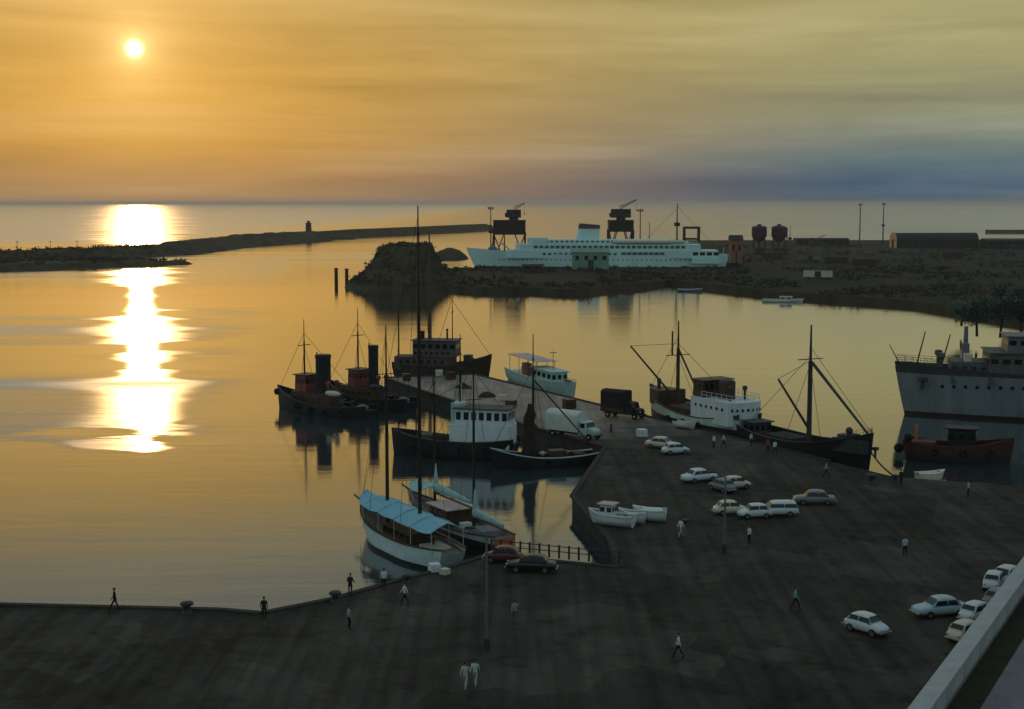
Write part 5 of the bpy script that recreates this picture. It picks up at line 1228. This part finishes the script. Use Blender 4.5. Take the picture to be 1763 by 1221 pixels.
shed('low_shed', 'long low whitish shed in front of the vaulted warehouse', 1470, 1584, 429, 440, 860, 8, mat('whitish_plaster', (.24, .22, .20), .85, .2, .3), ROOFM, nw=12)
shed('yard_shed', 'long dark yard shed beyond the maroon tanks', 1372, 1462, 410, 420, 1010, 14, ROOFM, ROOFM, nw=8)
shed('yard_shed', 'dark yard shed to the side of the vaulted warehouse', 1700, 1790, 411, 428, 930, 16, ROOFM, ROOFM, nw=6)
shed('quay_hut', 'small dark hut on the inner mole below the shed', 900, 935, 455, 470, 610, 5, BROWN, ROOFM, nw=2)
# railway wagons
def wagon(px, py, label, m, L=11):
    p = G(px, py, FZ); t = thing('freight_wagon', label, 'wagon', (p.x, p.y, FZ), R(-14), 'goods wagons in the yard')
    MB().box(-L / 2, L / 2, -1.4, 1.4, 1.1, 3.7).build('body', m, t, bevel=.05); MB().loft([[(-L / 2, -1.5, 3.7), (-L / 2, 0, 4.1), (-L / 2, 1.5, 3.7)], [(L / 2, -1.5, 3.7), (L / 2, 0, 4.1), (L / 2, 1.5, 3.7)]]).build('roof', ROOFM, t)
    MB().box(-1.2, 1.2, -1.45, -1.38, 1.2, 3.4).build('door', BROWN, t)
    for x in (-L * .32, L * .32):
        for y in (-.75, .75): o = MB().lathe([(.1, -.07), (.5, -.07), (.5, .07), (.1, .07)], n=12).build('wheel', DARKGREY, t); o.location = (x, y, .5); o.rotation_euler = (math.pi / 2, 0, 0)
    MB().box(-L / 2 + .3, L / 2 - .3, -1.1, 1.1, .8, 1.1).build('underframe', DARKGREY, t)
for px, py, m, lb in ((1330, 447, BROWN, 'brown goods wagon in front of the maroon tanks'), (1395, 452, GREYP, 'grey goods wagon, first of three in front of low shed'), (1440, 456, BROWN, 'brown goods wagon between the grey and red wagons'), (1488, 460, RUST, 'rust red goods wagon in front of the low whitish shed'), (1408, 482, CREAM, 'pale goods wagon standing alone near the far quay'), (1640, 446, BROWN, 'brown goods wagon beside the vaulted warehouse')):
    wagon(px, py, lb, m)
# small derelict slip crane silhouette on the skyline
b = P(1405, 412, 1000); t = thing('slip_crane', 'small low jib crane on the skyline beyond the tanks', 'crane', (b.x, 1000, FZ)); MB().box(-5, 4, -3, 3, 0, 3.4, 1, .6).build('base', CRANE, t); MB().loft([[(-4, -.8, 3.4), (-3, -.8, 3.4), (-3, .8, 3.4), (-4, .8, 3.4)], [(6.2, -.4, 7.0), (6.6, -.4, 7.6), (6.6, .4, 7.6), (6.2, .4, 7.0)]]).build('jib', CRANE, t); MB().box(-4.5, -1.5, -1.5, 1.5, 3.4, 5.2).build('crane_cab', CRANE, t)

# ------------------------------------------------------------------ trees on the far quay behind the grey ship
def leaf_mat(nm='pine_foliage', c0=(.028, .045, .026, 1), c1=(.11, .17, .13, 1)):
    m = bpy.data.materials.new(nm); m.use_nodes = True; t = m.node_tree; b = t.nodes['Principled BSDF']
    b.inputs['Roughness'].default_value = .6; b.inputs['Specular IOR Level'].default_value = .4
    oi = t.nodes.new('ShaderNodeNewGeometry'); r = t.nodes.new('ShaderNodeValToRGB'); t.links.new(oi.outputs['Random Per Island'], r.inputs[0])
    e = r.color_ramp.elements; e[0].color = c0; e[1].color = c1; t.links.new(r.outputs[0], b.inputs['Base Color']); return m
LEAF = leaf_mat(); BARK = mat('tree_bark', (.05, .036, .025), .95, .3, 3, .1, .5)
def tree(px, py, h, rad, label, seed):
    rnd = random.Random(seed); p = G(px, py, FZ); t = thing('pine_tree', label, 'tree', (p.x, p.y, FZ), rnd.random() * 6, 'trees behind the grey ship')
    tr = MB(); top = Vector((rnd.uniform(-.4, .4), rnd.uniform(-.4, .4), h * .62)); tr.tube((0, 0, -.2), tuple(top * .5), .32, .25, 8).tube(tuple(top * .5), tuple(top), .25, .16, 8)
    cl_ = []
    for i in range(13):
        a = rnd.uniform(0, 6.28); rr = rad * rnd.uniform(.15, .95) ** .7; c = Vector((rr * math.cos(a), rr * math.sin(a), h * rnd.uniform(.55, .95) - rr * .18)); cl_.append((c, rad * rnd.uniform(.28, .5)))
        tr.tube(tuple(top * rnd.uniform(.6, 1)), tuple(c), .10, .04, 5)
    tr.build('trunk', BARK, t)
    lv = MB()
    for c, r in cl_:
        for k in range(190):
            d = Vector((rnd.gauss(0, 1), rnd.gauss(0, 1), rnd.gauss(0, .7))); d = d.normalized() * r * rnd.uniform(.45, 1.08); q_ = c + d
            a_ = Vector((rnd.uniform(-1, 1), rnd.uniform(-1, 1), rnd.uniform(-.6, .6))).normalized() * .30; b_ = a_.orthogonal().normalized() * .16
            lv.add([q_ - a_, q_ + b_, q_ + a_, q_ - b_], [(0, 1, 2, 3)])
    lv_o = MB(); lv_o.v = lv.v; lv_o.f = lv.f; lv_o.build('crown', LEAF, t)
for i, (px, py, h, rad, lb) in enumerate([(1682, 578, 8, 4.2, 'dark tree nearest the funnel post of the grey ship'), (1722, 580, 9.5, 4.8, 'tallest dark tree behind the grey ship'), (1757, 582, 8.5, 4.4, 'dark tree just beyond the tallest one behind the grey ship'), (1655, 560, 6, 3.2, 'lowest dark tree at the shore end of the row'), (1740, 548, 8, 4, 'dark tree set back behind the others')]):
    tree(px, py, h, rad, lb, 40 + i)

# ------------------------------------------------------------------ scrub on the far land, mound and shore mole
SCRUB = leaf_mat('dry_scrub', (.020, .022, .010, 1), (.065, .058, .030, 1)); SCRUB.node_tree.nodes['Principled BSDF'].inputs['Specular IOR Level'].default_value = .1; SCRUB.node_tree.nodes['Principled BSDF'].inputs['Roughness'].default_value = .95
def scrub(name, label, pts, rnd, smin, smax):
    lv = MB()
    for x, y, z in pts:
        s0 = rnd.uniform(smin, smax)
        for k in range(9):
            q_ = Vector((x + rnd.gauss(0, s0 * .5), y + rnd.gauss(0, s0 * .5), z + abs(rnd.gauss(0, s0 * .35))))
            a_ = Vector((rnd.uniform(-1, 1), rnd.uniform(-1, 1), rnd.uniform(-.3, 1))).normalized() * s0 * .42; b_ = a_.orthogonal().normalized() * s0 * .26
            lv.add([q_ - a_, q_ + b_, q_ + a_, q_ - b_], [(0, 1, 2, 3)])
    o = lv.build(name, SCRUB); tag(o, label, 'scrub', kind='stuff'); return o
rnd = random.Random(5); pts = []
while len(pts) < 900:
    x, y = rnd.uniform(mtab[0][0] + 4, mtab[-1][0] - 2), rnd.uniform(MY - 30, MY + 25); z = mound(x, y)
    if z > 1.2: pts.append((x, y, z))
scrub('scrub', 'low dark scrub growing over the mound', pts, rnd, .4, 1.1)
pts = []
def inside(x, y, poly):
    c = False; n = len(poly); j = n - 1
    for i in range(n):
        (xi, yi), (xj, yj) = poly[i], poly[j]
        if (yi > y) != (yj > y) and x < (xj - xi) * (y - yi) / (yj - yi) + xi: c = not c
        j = i
    return c
while len(pts) < 2600:
    y = rnd.uniform(400, 1000) if rnd.random() < .6 else rnd.uniform(400, 660); x = rnd.uniform(-50, .40 * y)
    if inside(x, y, far_pts) and mnoise.fractal(Vector((x * .03, y * .02, 1.)), 1., 2., 3) > -.05: pts.append((x, y, FZ))
scrub('scrub', 'patches of low dark scrub and weeds across the far yard', pts, rnd, .5, 1.7)
pts = []
while len(pts) < 900:
    x, y = rnd.uniform(-330, -170), rnd.uniform(630, 860); z = mole(x, y)
    if z > 1.5: pts.append((x, y, z))
scrub('scrub', 'low scrub growing along the shore mole', pts, rnd, .7, 2.0)

# ------------------------------------------------------------------ haze
hz = MB().box(-20000, 20000, -260, 40000, -4, 52).build('haze', MATS['white_paint']); hz['kind'] = 'stuff'; hz['label'] = 'pale evening haze lying over the harbour'
hm = bpy.data.materials.new('evening_haze'); hm.use_nodes = True; ht = hm.node_tree
for n in list(ht.nodes): ht.nodes.remove(n)
pv = ht.nodes.new('ShaderNodeVolumePrincipled'); ho = ht.nodes.new('ShaderNodeOutputMaterial'); ht.links.new(pv.outputs[0], ho.inputs['Volume'])
pv.inputs['Color'].default_value = (1, 1, 1, 1); pv.inputs['Density'].default_value = .00007; pv.inputs['Anisotropy'].default_value = .45
hz.data.materials.clear(); hz.data.materials.append(hm)
hz.display_type = 'WIRE'
